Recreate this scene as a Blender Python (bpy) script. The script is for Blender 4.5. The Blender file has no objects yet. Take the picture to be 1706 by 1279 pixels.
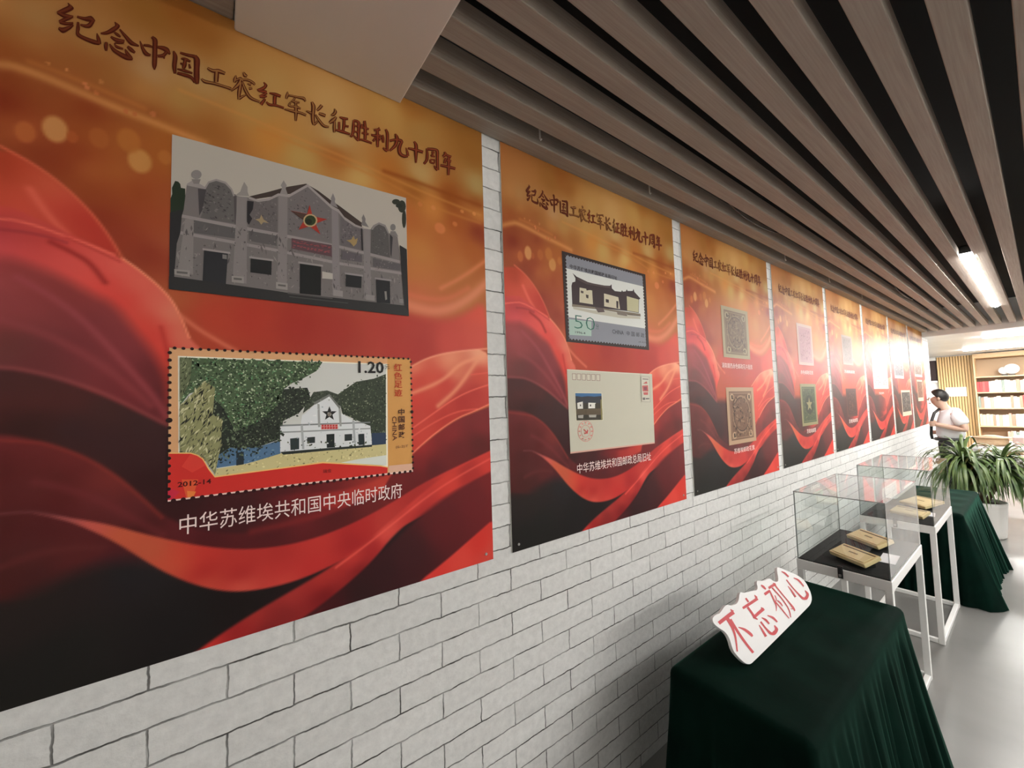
import bpy, bmesh, math, random
import numpy as np
from mathutils import Vector, Matrix
sc = bpy.context.scene
COL = sc.collection
# ------------------------------------------------------------------ camera, world, exposure
cam = bpy.data.cameras.new('camera'); cam.sensor_width = 36; cam.sensor_fit = 'HORIZONTAL'
cam.lens = 659.469 / 1706 * 36; cam.clip_start = .02; cam.clip_end = 100
co = bpy.data.objects.new('camera', cam); COL.objects.link(co)
F_ = Vector((-.800727, .596804, .051591)); R_ = Vector((.596021, .802366, -.031097)); U_ = Vector((.059954, -.005849, .998184))
m = Matrix((R_, U_, -F_)).transposed().to_4x4(); m.translation = Vector((1.22, 0, 1.695)); co.matrix_world = m
sc.camera = co
w = bpy.data.worlds.new('world'); sc.world = w; w.use_nodes = True
w.node_tree.nodes['Background'].inputs[0].default_value = (.75, .8, .9, 1); w.node_tree.nodes['Background'].inputs[1].default_value = .02
sc.view_settings.view_transform = 'Standard'; sc.view_settings.look = 'None'; sc.view_settings.gamma = 1
sc.view_settings.use_curve_mapping = False
sc.view_settings.exposure = 0.0
LAMP = 95.0; FILL_SIDE = 105.0; FILL_AISLE = 130.0; LAMP_FAR = 150.0      # strengths of the fluorescent tubes; side and aisle ones are added fill (used in their builders)
PRINT_GAIN = 1.36
# ------------------------------------------------------------------ helpers
def lin(c):
    return tuple((x/255/12.92 if x/255 <= .04045 else ((x/255+.055)/1.055)**2.4) for x in c)
def tag(o, label=None, cat=None, group=None, kind=None):
    if label: o['label'] = label
    if cat: o['category'] = cat
    if group: o['group'] = group
    if kind: o['kind'] = kind
    return o
def thing(name, label, cat, loc=(0, 0, 0), rz=0, group=None):
    o = bpy.data.objects.new(name, None); COL.objects.link(o); o.location = loc; o.rotation_euler = (0, 0, rz)
    o.empty_display_size = .1
    return tag(o, label, cat, group)
class MB:
    """collects shapes for ONE mesh object"""
    def __init__(s): s.v = []; s.f = []; s.c = []; s.mi = []
    def add(s, v, f, col=None, mi=0):
        b = len(s.v); s.v += [tuple(p) for p in v]; s.f += [tuple(i+b for i in q) for q in f]
        s.c += [col]*len(v); s.mi += [mi]*len(f); return s
    def box(s, x0, x1, y0, y1, z0, z1, mi=0, M=None):
        v = [(x, y, z) for z in (z0, z1) for y in (y0, y1) for x in (x0, x1)]
        if M is not None: v = [tuple(M @ Vector(p)) for p in v]
        return s.add(v, [(0, 2, 3, 1), (4, 5, 7, 6), (0, 1, 5, 4), (2, 6, 7, 3), (0, 4, 6, 2), (1, 3, 7, 5)], None, mi)
    def rbox(s, x0, x1, y0, y1, z0, z1, r=.004, mi=0, M=None):
        bm = bmesh.new(); bmesh.ops.create_cube(bm, size=1)
        for q in bm.verts: q.co = Vector(((x0+x1)/2+q.co.x*(x1-x0), (y0+y1)/2+q.co.y*(y1-y0), (z0+z1)/2+q.co.z*(z1-z0)))
        bmesh.ops.bevel(bm, geom=bm.edges[:], offset=r, segments=2, affect='EDGES', profile=.5)
        bm.verts.index_update(); v = [(M @ q.co if M is not None else q.co)[:] for q in bm.verts]; f = [[q.index for q in fc.verts] for fc in bm.faces]; bm.free()
        return s.add(v, f, None, mi)
    def tube(s, path, rad, n=8, mi=0, caps=True):
        P = [Vector(p) for p in path]; rad = rad if isinstance(rad, (list, tuple)) else [rad]*len(P)
        v = []; f = []; nrm = None
        for i, p in enumerate(P):
            t = (P[min(i+1, len(P)-1)] - P[max(i-1, 0)]).normalized()
            if nrm is None: nrm = t.orthogonal().normalized()
            nrm = (nrm - t*nrm.dot(t)).normalized(); b = t.cross(nrm)
            for k in range(n):
                a = 2*math.pi*k/n; v.append(p + (nrm*math.cos(a)+b*math.sin(a))*rad[i])
        for i in range(len(P)-1):
            for k in range(n): f.append((i*n+k, i*n+(k+1) % n, (i+1)*n+(k+1) % n, (i+1)*n+k))
        if caps: f += [tuple(reversed(range(n))), tuple(range((len(P)-1)*n, len(P)*n))]
        return s.add(v, f, None, mi)
    def lathe(s, prof, cx=0, cy=0, cz=0, n=28, mi=0):
        v = []; f = []
        for r, z in prof:
            for k in range(n): a = 2*math.pi*k/n; v.append((cx+r*math.cos(a), cy+r*math.sin(a), cz+z))
        for i in range(len(prof)-1):
            for k in range(n): f.append((i*n+k, i*n+(k+1) % n, (i+1)*n+(k+1) % n, (i+1)*n+k))
        f += [tuple(reversed(range(n))), tuple(range((len(prof)-1)*n, len(prof)*n))]
        return s.add(v, f, None, mi)
    def build(s, name, mats, parent=None, smooth=False):
        me = bpy.data.meshes.new(name); me.from_pydata(s.v, [], s.f)
        for mt in (mats if isinstance(mats, (list, tuple)) else [mats]): me.materials.append(mt)
        if any(s.mi): me.polygons.foreach_set('material_index', s.mi)
        if any(c is not None for c in s.c):
            at = me.color_attributes.new('Col', 'FLOAT_COLOR', 'POINT')
            at.data.foreach_set('color', np.array([(*(c or (1, 1, 1)), 1) for c in s.c], dtype=np.float32).ravel())
        if smooth: me.polygons.foreach_set('use_smooth', [True]*len(me.polygons))
        me.update()
        o = bpy.data.objects.new(name, me); COL.objects.link(o)
        if parent: o.parent = parent
        return o
def copy_tree(o, parent=None):
    c = o.copy(); COL.objects.link(c); c.parent = parent
    for ch in list(o.children): copy_tree(ch, c)
    return c
# ------------------------------------------------------------------ materials
def mat(name, col, rough=.5, metal=0, spec=.5, **kw):
    mt = bpy.data.materials.new(name); mt.use_nodes = True; b = mt.node_tree.nodes['Principled BSDF']
    b.inputs['Base Color'].default_value = (*col, 1); b.inputs['Roughness'].default_value = rough
    b.inputs['Metallic'].default_value = metal; b.inputs['Specular IOR Level'].default_value = spec
    for k, v in kw.items():
        k = k.replace('_', ' '); b.inputs[k].default_value = v if not isinstance(v, tuple) else (*v, 1)
    return mt
def N(mt, t, **kw):
    n = mt.node_tree.nodes.new(t)
    for k, v in kw.items():
        if hasattr(n, k): setattr(n, k, v)
        else: n.inputs[k.replace('_', ' ')].default_value = v
    return n
def LK(mt, a, b): mt.node_tree.links.new(a, b)
def noise_mat(name, c1, c2, rough=.5, scale=8, stretch=(1, 1, 1), bump=0, detail=4, spec=.5, **kw):
    mt = mat(name, c1, rough, spec=spec, **kw); b = mt.node_tree.nodes['Principled BSDF']
    tc = N(mt, 'ShaderNodeTexCoord'); mp = N(mt, 'ShaderNodeMapping'); mp.inputs['Scale'].default_value = stretch
    nz = N(mt, 'ShaderNodeTexNoise', Scale=scale, Detail=detail); cr = N(mt, 'ShaderNodeValToRGB')
    cr.color_ramp.elements[0].position = .3; cr.color_ramp.elements[1].position = .7
    cr.color_ramp.elements[0].color = (*c1, 1); cr.color_ramp.elements[1].color = (*c2, 1)
    LK(mt, tc.outputs['Object'], mp.inputs[0]); LK(mt, mp.outputs[0], nz.inputs['Vector']); LK(mt, nz.outputs['Fac'], cr.inputs[0]); LK(mt, cr.outputs[0], b.inputs['Base Color'])
    if bump:
        bp = N(mt, 'ShaderNodeBump', Strength=bump, Distance=.01); LK(mt, nz.outputs['Fac'], bp.inputs['Height']); LK(mt, bp.outputs[0], b.inputs['Normal'])
    return mt
def emis(name, col, st):
    mt = mat(name, (.9, .9, .9), .5); b = mt.node_tree.nodes['Principled BSDF']
    b.inputs['Emission Color'].default_value = (*col, 1); b.inputs['Emission Strength'].default_value = st
    return mt
M_print = mat('printed_vinyl', (1, 1, 1), .46, spec=.2)
_a = N(M_print, 'ShaderNodeVertexColor'); _a.layer_name = 'Col'
_g = N(M_print, 'ShaderNodeVectorMath', operation='SCALE'); _g.inputs['Scale'].default_value = PRINT_GAIN
LK(M_print, _a.outputs['Color'], _g.inputs[0]); LK(M_print, _g.outputs[0], M_print.node_tree.nodes['Principled BSDF'].inputs['Base Color'])
M_foam = mat('foam_board_edge', (.78, .76, .72), .6)
M_white = mat('white_powder_coat', (.8, .8, .78), .35)
M_wall = mat('white_paint', (.82, .81, .78), .6)
M_beam = noise_mat('beam_paint', (.76, .69, .62), (.78, .715, .65), .6, 3)
M_dark = mat('black_plenum_paint', (.012, .011, .010), .8)
M_slat = noise_mat('taupe_wood_slat', (.35, .30, .255), (.43, .38, .33), .75, 3.2, (60, 1.3, 60), .12, 6, spec=.2)
M_black = mat('black_plastic', (.015, .015, .016), .35)
M_velvet = noise_mat('black_cloth_lining', (.010, .009, .009), (.018, .016, .016), .9, 40, spec=.2)
M_steel = mat('brushed_steel', (.55, .55, .54), .3, 1)
M_floor = noise_mat('polished_concrete', (.145, .143, .136), (.205, .201, .191), .28, 1.6, (1, 1, 1), .02, 7)
M_ceil = noise_mat('white_ceiling_panel', (.72, .72, .72), (.84, .84, .83), .35, 2.5, (.15, 9, 1), .02, 3)
M_bamboo = noise_mat('bamboo_slat', (.66, .43, .19), (.76, .53, .27), .5, 5, (30, 30, .6))
M_shelf = noise_mat('light_oak_board', (.55, .36, .19), (.63, .43, .24), .5, 4, (3, 30, 30))
M_shelfback = mat('shelf_back_board', (.36, .25, .15), .6)
M_cloth = noise_mat('green_velvet_cloth', (.0005, .0062, .0040), (.0010, .0118, .0076), .85, 7, (1, 1, 1), .25, 6, spec=.06, Sheen_Weight=.15, Sheen_Roughness=.28, Sheen_Tint=(.05, .55, .33))
M_gold = noise_mat('gold_wood_frame', (.72, .55, .28), (.80, .63, .34), .4, 14, (2, 20, 20))
M_goldlid = mat('pale_gold_panel', (.82, .66, .37), .4)
M_paper = mat('white_paper', (.8, .78, .82), .7)
M_leaf = noise_mat('plant_leaf', (.03, .08, .02), (.15, .21, .07), .35, 9)
M_stem = noise_mat('plant_stem', (.16, .11, .06), (.24, .17, .1), .8, 30)
M_pot = mat('white_glazed_pot', (.82, .81, .78), .3)
M_soil = mat('potting_soil', (.05, .035, .02), .9)
M_skin = mat('skin', (.62, .42, .32), .5)
M_shirt = mat('white_shirt_cotton', (.84, .85, .88), .8)
M_trou = mat('black_trousers', (.014, .014, .016), .8)
M_hair = mat('black_hair', (.012, .010, .009), .45)
# clear acrylic: thin sheet = straight-through plus mirror reflection by Fresnel
def acrylic(name, tint=(.97, .985, .98)):
    mt = bpy.data.materials.new(name); mt.use_nodes = True; nt = mt.node_tree; nt.nodes.remove(nt.nodes['Principled BSDF'])
    t = N(mt, 'ShaderNodeBsdfTransparent'); t.inputs[0].default_value = (*tint, 1)
    g = N(mt, 'ShaderNodeBsdfGlossy', Roughness=.02); fr = N(mt, 'ShaderNodeFresnel', IOR=1.75); mx = N(mt, 'ShaderNodeMixShader')
    ge = N(mt, 'ShaderNodeNewGeometry'); iv = N(mt, 'ShaderNodeMath', operation='SUBTRACT'); iv.inputs[0].default_value = 1; LK(mt, ge.outputs['Backfacing'], iv.inputs[1])
    ml = N(mt, 'ShaderNodeMath', operation='MULTIPLY'); LK(mt, fr.outputs[0], ml.inputs[0]); LK(mt, iv.outputs[0], ml.inputs[1])
    LK(mt, ml.outputs[0], mx.inputs[0]); LK(mt, t.outputs[0], mx.inputs[1]); LK(mt, g.outputs[0], mx.inputs[2]); LK(mt, mx.outputs[0], nt.nodes['Material Output'].inputs[0])
    return mt
M_glass = acrylic('clear_acrylic')
M_gedge = mat('acrylic_edge', (.42, .44, .43), .15)
# white brick wallpaper, courses 7.97 cm, bricks 28.4 cm
M_brick = mat('white_brick', (.7, .7, .68), .75, spec=.3)
def _brick():
    mt = M_brick; b = mt.node_tree.nodes['Principled BSDF']
    ge = N(mt, 'ShaderNodeNewGeometry'); sp = N(mt, 'ShaderNodeSeparateXYZ'); cb = N(mt, 'ShaderNodeCombineXYZ')
    LK(mt, ge.outputs['Position'], sp.inputs[0])
    for ax, off, i in (('Y', 10 - .3077 + .2843*0, 0), ('Z', 8*.0797 - .769 + .0797*6, 1)):
        ad = N(mt, 'ShaderNodeMath', operation='ADD'); ad.inputs[1].default_value = BOFF[i]; LK(mt, sp.outputs[ax], ad.inputs[0]); LK(mt, ad.outputs[0], cb.inputs[i])
    nz = N(mt, 'ShaderNodeTexNoise', Scale=30, Detail=3); LK(mt, cb.outputs[0], nz.inputs['Vector'])
    sb = N(mt, 'ShaderNodeVectorMath', operation='SUBTRACT'); sb.inputs[1].default_value = (.5, .5, .5); LK(mt, nz.outputs['Color'], sb.inputs[0])
    ml = N(mt, 'ShaderNodeVectorMath', operation='SCALE'); ml.inputs['Scale'].default_value = .009; LK(mt, sb.outputs[0], ml.inputs[0])
    ad = N(mt, 'ShaderNodeVectorMath', operation='ADD'); LK(mt, cb.outputs[0], ad.inputs[0]); LK(mt, ml.outputs[0], ad.inputs[1])
    br = N(mt, 'ShaderNodeTexBrick', offset=.5, offset_frequency=2, squash=1)
    br.inputs['Scale'].default_value = 1; br.inputs['Mortar Size'].default_value = .0027; br.inputs['Mortar Smooth'].default_value = .6; br.inputs['Brick Width'].default_value = .2843; br.inputs['Row Height'].default_value = .0797; br.inputs['Bias'].default_value = 0
    br.inputs['Color1'].default_value = (.70, .70, .685, 1); br.inputs['Color2'].default_value = (.78, .78, .765, 1); br.inputs['Mortar'].default_value = (0, 0, 0, 1)
    LK(mt, ad.outputs[0], br.inputs['Vector'])
    # joints fade in places, brick faces are mottled and dented
    n2 = N(mt, 'ShaderNodeTexNoise', Scale=9, Detail=2); LK(mt, cb.outputs[0], n2.inputs['Vector'])
    mr = N(mt, 'ShaderNodeMapRange'); mr.inputs['From Min'].default_value = .36; mr.inputs['From Max'].default_value = .6; mr.inputs['To Min'].default_value = .35; mr.inputs['To Max'].default_value = .95; LK(mt, n2.outputs['Fac'], mr.inputs[0])
    mm = N(mt, 'ShaderNodeMath', operation='MULTIPLY'); LK(mt, br.outputs['Fac'], mm.inputs[0]); LK(mt, mr.outputs[0], mm.inputs[1])
    n3 = N(mt, 'ShaderNodeTexNoise', Scale=38, Detail=6, Roughness=.6); LK(mt, cb.outputs[0], n3.inputs['Vector'])
    m3 = N(mt, 'ShaderNodeMapRange'); m3.inputs['From Min'].default_value = .3; m3.inputs['From Max'].default_value = .7; m3.inputs['To Min'].default_value = .90; m3.inputs['To Max'].default_value = 1.06; LK(mt, n3.outputs['Fac'], m3.inputs[0])
    # brick-face colour without the mortar, then the joint colour over it
    b2 = N(mt, 'ShaderNodeTexBrick', offset=.5, offset_frequency=2, squash=1)
    for k in ('Scale', 'Mortar Smooth', 'Brick Width', 'Row Height', 'Bias', 'Color1', 'Color2'): b2.inputs[k].default_value = br.inputs[k].default_value
    b2.inputs['Mortar Size'].default_value = 0; LK(mt, ad.outputs[0], b2.inputs['Vector'])
    sc_ = N(mt, 'ShaderNodeVectorMath', operation='SCALE'); LK(mt, b2.outputs['Color'], sc_.inputs[0]); LK(mt, m3.outputs[0], sc_.inputs['Scale'])
    mx = N(mt, 'ShaderNodeMix', data_type='RGBA'); LK(mt, mm.outputs[0], mx.inputs[0]); LK(mt, sc_.outputs[0], mx.inputs[6]); mx.inputs[7].default_value = (.055, .052, .048, 1)
    LK(mt, mx.outputs[2], b.inputs['Base Color'])
    h = N(mt, 'ShaderNodeMath', operation='MULTIPLY_ADD'); LK(mt, br.outputs['Fac'], h.inputs[0]); h.inputs[1].default_value = -1.0
    h2 = N(mt, 'ShaderNodeMath', operation='MULTIPLY'); h2.inputs[1].default_value = .35; LK(mt, n3.outputs['Fac'], h2.inputs[0]); LK(mt, h2.outputs[0], h.inputs[2])
    bp = N(mt, 'ShaderNodeBump', Strength=.7, Distance=.009); LK(mt, h.outputs[0], bp.inputs['Height']); LK(mt, bp.outputs[0], b.inputs['Normal'])
BOFF = (10*.2843 - .3077 + .2843/2*0, 10*.0797 - .769 + 0*.0797)
_brick()
# ------------------------------------------------------------------ the setting
def struct(name, bm, mt, **k): return tag(bm.build(name, mt, **k), kind='structure')
struct('floor', MB().box(-3, 5.6, -3.2, 16.1, -.1, 0), M_floor)
struct('wall_left', MB().box(-.15, 0, -3, 10.4, 0, 3.2), M_brick)
struct('wall_back', MB().box(-2.6, 5.6, 15.9, 16.05, 0, 3.2), M_wall)
struct('wall_right', MB().box(5.5, 5.6, -3.1, 15.9, 0, 3.2), M_wall)
struct('wall_front', MB().box(-.15, 5.5, -3.1, -3, 0, 3.2), M_wall)
struct('wall_far_left', MB().box(-2.7, -2.6, 10.3, 16, 0, 3.2), M_wall)
struct('wall_return', MB().box(-2.6, -.15, 10.3, 10.4, 0, 3.2), M_wall)
struct('ceiling', MB().box(0, 5.5, -3, 9.86, 3.12, 3.2), M_dark)
struct('ceiling_far', MB().box(-2.6, 5.5, 9.886, 15.9, 2.64, 2.7), M_ceil)
struct('trim_1', MB().rbox(0.001, 5.5, 9.862, 9.885, 2.645, 3.11, .002), M_wall)     # cream beam closing the slatted bay
struct('trim_3', MB().box(.0006, .004, -2.99, 9.855, 2.80, 3.119), M_dark)       # black sheet added over the wall so the slat gaps look dark
struct('trim_2', MB().rbox(0.005, 5.5, .03, .48, 2.70, 3.119, .004), M_beam)    # boxed beam over the first poster
# timber slats across the ceiling
ORD = ['first', 'second', 'third', 'fourth', 'fifth', 'sixth', 'seventh', 'eighth', 'ninth', 'tenth', 'eleventh', 'twelfth', 'thirteenth', 'fourteenth', 'fifteenth', 'sixteenth', 'seventeenth', 'eighteenth', 'nineteenth', 'twentieth']
slat = MB().rbox(0, .068, .482, 9.858, 2.727, 2.797, .003).build('ceiling_slat', M_slat)
slat.location.x = .004
tag(slat, 'long taupe timber ceiling slat lying right against the white brick wall', 'ceiling slat', 'timber slats across the ceiling')
for i in range(1, 18):
    o = slat.copy(); COL.objects.link(o); o.location.x = .004 + .136*i + (.002 if i % 2 else 0)
    tag(o, 'long taupe timber ceiling slat, %s one out from the white brick wall' % ORD[i], 'ceiling slat', 'timber slats across the ceiling')
sl2 = MB().rbox(.004, .072, -2.9, .028, 2.727, 2.797, .003).build('ceiling_slat', M_slat)
tag(sl2, 'short end of taupe ceiling slat left of the boxed beam, above first poster', 'ceiling slat')
# ------------------------------------------------------------------ lamps
def tube_lamp(x, y0, y1, z, label, st, group='fluorescent tubes between the slats', r=.034):
    t = thing('ceiling_lamp', label, 'ceiling lamp', (x, y0, z), 0, group)
    n = 12; v = []; L = y1-y0
    prof = [(math.cos(a)*r, -math.sin(a)*r) for a in [math.pi*k/n for k in range(n+1)]]
    for yy in (0, L): v += [(px, yy, pz) for px, pz in prof]
    f = [(k, k+1, n+2+k, n+1+k) for k in range(n)] + [tuple(range(n+1)), tuple(reversed(range(n+1, 2*n+2)))]
    MB().add(v, f).build('diffuser', emis('lamp_diffuser_%d' % len(bpy.data.materials), (1, .98, .94), st), t)
    MB().rbox(-r, r, -.012, L+.012, .001, .06, .004).build('housing', M_black, t)
    return t
tube_lamp(.924, 4.62, 7.75, 2.748, 'lit white tube lamp set between the slats above the display cases', LAMP)
tube_lamp(2.282, 1.8, 4.2, 2.748, 'unseen tube lamp added as fill over the aisle, nearer one', FILL_SIDE)  # added fill tube out of view, brightens the near wall
tube_lamp(2.282, 5.2, 8.3, 2.748, 'unseen tube lamp added as fill over the aisle, farther one', LAMP)  # added out of view too, for ambient light farther along
tube_lamp(4.458, -2.6, -.1, 2.748, 'unseen tube lamp added as fill by the right wall, behind the boxed beam', FILL_AISLE*.4)  # unseen fill tube added behind the camera
tube_lamp(4.458, 1.6, 4.7, 2.748, 'unseen tube lamp added as fill by the right wall, beyond the boxed beam', FILL_AISLE)  # unseen fill tube added to lift the upper wall
def panel_lamp(x0, x1, y, wd, label, st):
    t = thing('ceiling_lamp', label, 'ceiling lamp', (x0, y, 2.64), 0, 'linear lamps on the white far ceiling')
    MB().rbox(0, x1-x0, -wd/2, wd/2, -.03, -.001, .008).build('diffuser', emis('panel_diffuser_%d' % len(bpy.data.materials), (1, .98, .95), st), t)
    MB().box(-.01, x1-x0+.01, -wd/2-.01, wd/2+.01, -.012, 0).build('frame', M_white, t)
    return t
panel_lamp(.62, 3.4, 10.9, .22, 'lit linear lamp across the white ceiling, nearest the slatted bay', LAMP_FAR)
panel_lamp(.15, 3.4, 13.9, .24, 'lit linear lamp across the white ceiling in front of the bookcase', LAMP_FAR)
# small white hanging hooks and loose cables between the slats
hk = MB().tube([(0, 0, .11), (0, 0, .012), (.002, .002, .006), (.007, .003, .009)], .0036, 6).build('picture_hook', M_white)
for i, y in enumerate((1.011, 1.735, 3.478, 4.525, 5.622)):
    o = hk if i == 0 else hk.copy()
    if i: COL.objects.link(o)
    o.location = (.098, y, 2.722)
    tag(o, 'small white picture hook hanging in the first slat gap, %s along from the boxed beam' % ORD[i], 'hook', 'white hooks between the slats')
def cable(p, label):
    q = []
    P_ = [Vector(a) for a in p]; P_ = [P_[0]] + P_ + [P_[-1]]
    for i in range(1, len(P_)-2):
        for j in range(6):
            t = j/6; a, b, c, d = P_[i-1:i+3]
            q.append(.5*((2*b)+(c-a)*t+(2*a-5*b+4*c-d)*t*t+(3*b-a-3*c+d)*t**3))
    q.append(P_[-1])
    tag(MB().tube(q, .004, 6).build('cable', mat('grey_cable', (.10, .10, .095), .5), smooth=True), label, 'cable')
cable([(.50, 1.02, 2.95), (.52, 1.10, 2.80), (.535, 1.20, 2.765), (.51, 1.32, 2.80), (.50, 1.40, 2.95)], 'grey cable loop sagging in the gap between the fourth and fifth slats')
cable([(.25, 2.0, 2.90), (.245, 2.25, 2.77), (.24, 2.6, 2.735), (.25, 3.0, 2.77), (.25, 3.2, 2.9)], 'grey cable sagging between the second and third slats above the posters')
cable([(.375, 5.2, 2.9), (.38, 5.6, 2.75), (.385, 6.2, 2.735), (.38, 6.6, 2.8)], 'grey cable drooping between the third and fourth slats near the far posters')
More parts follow.
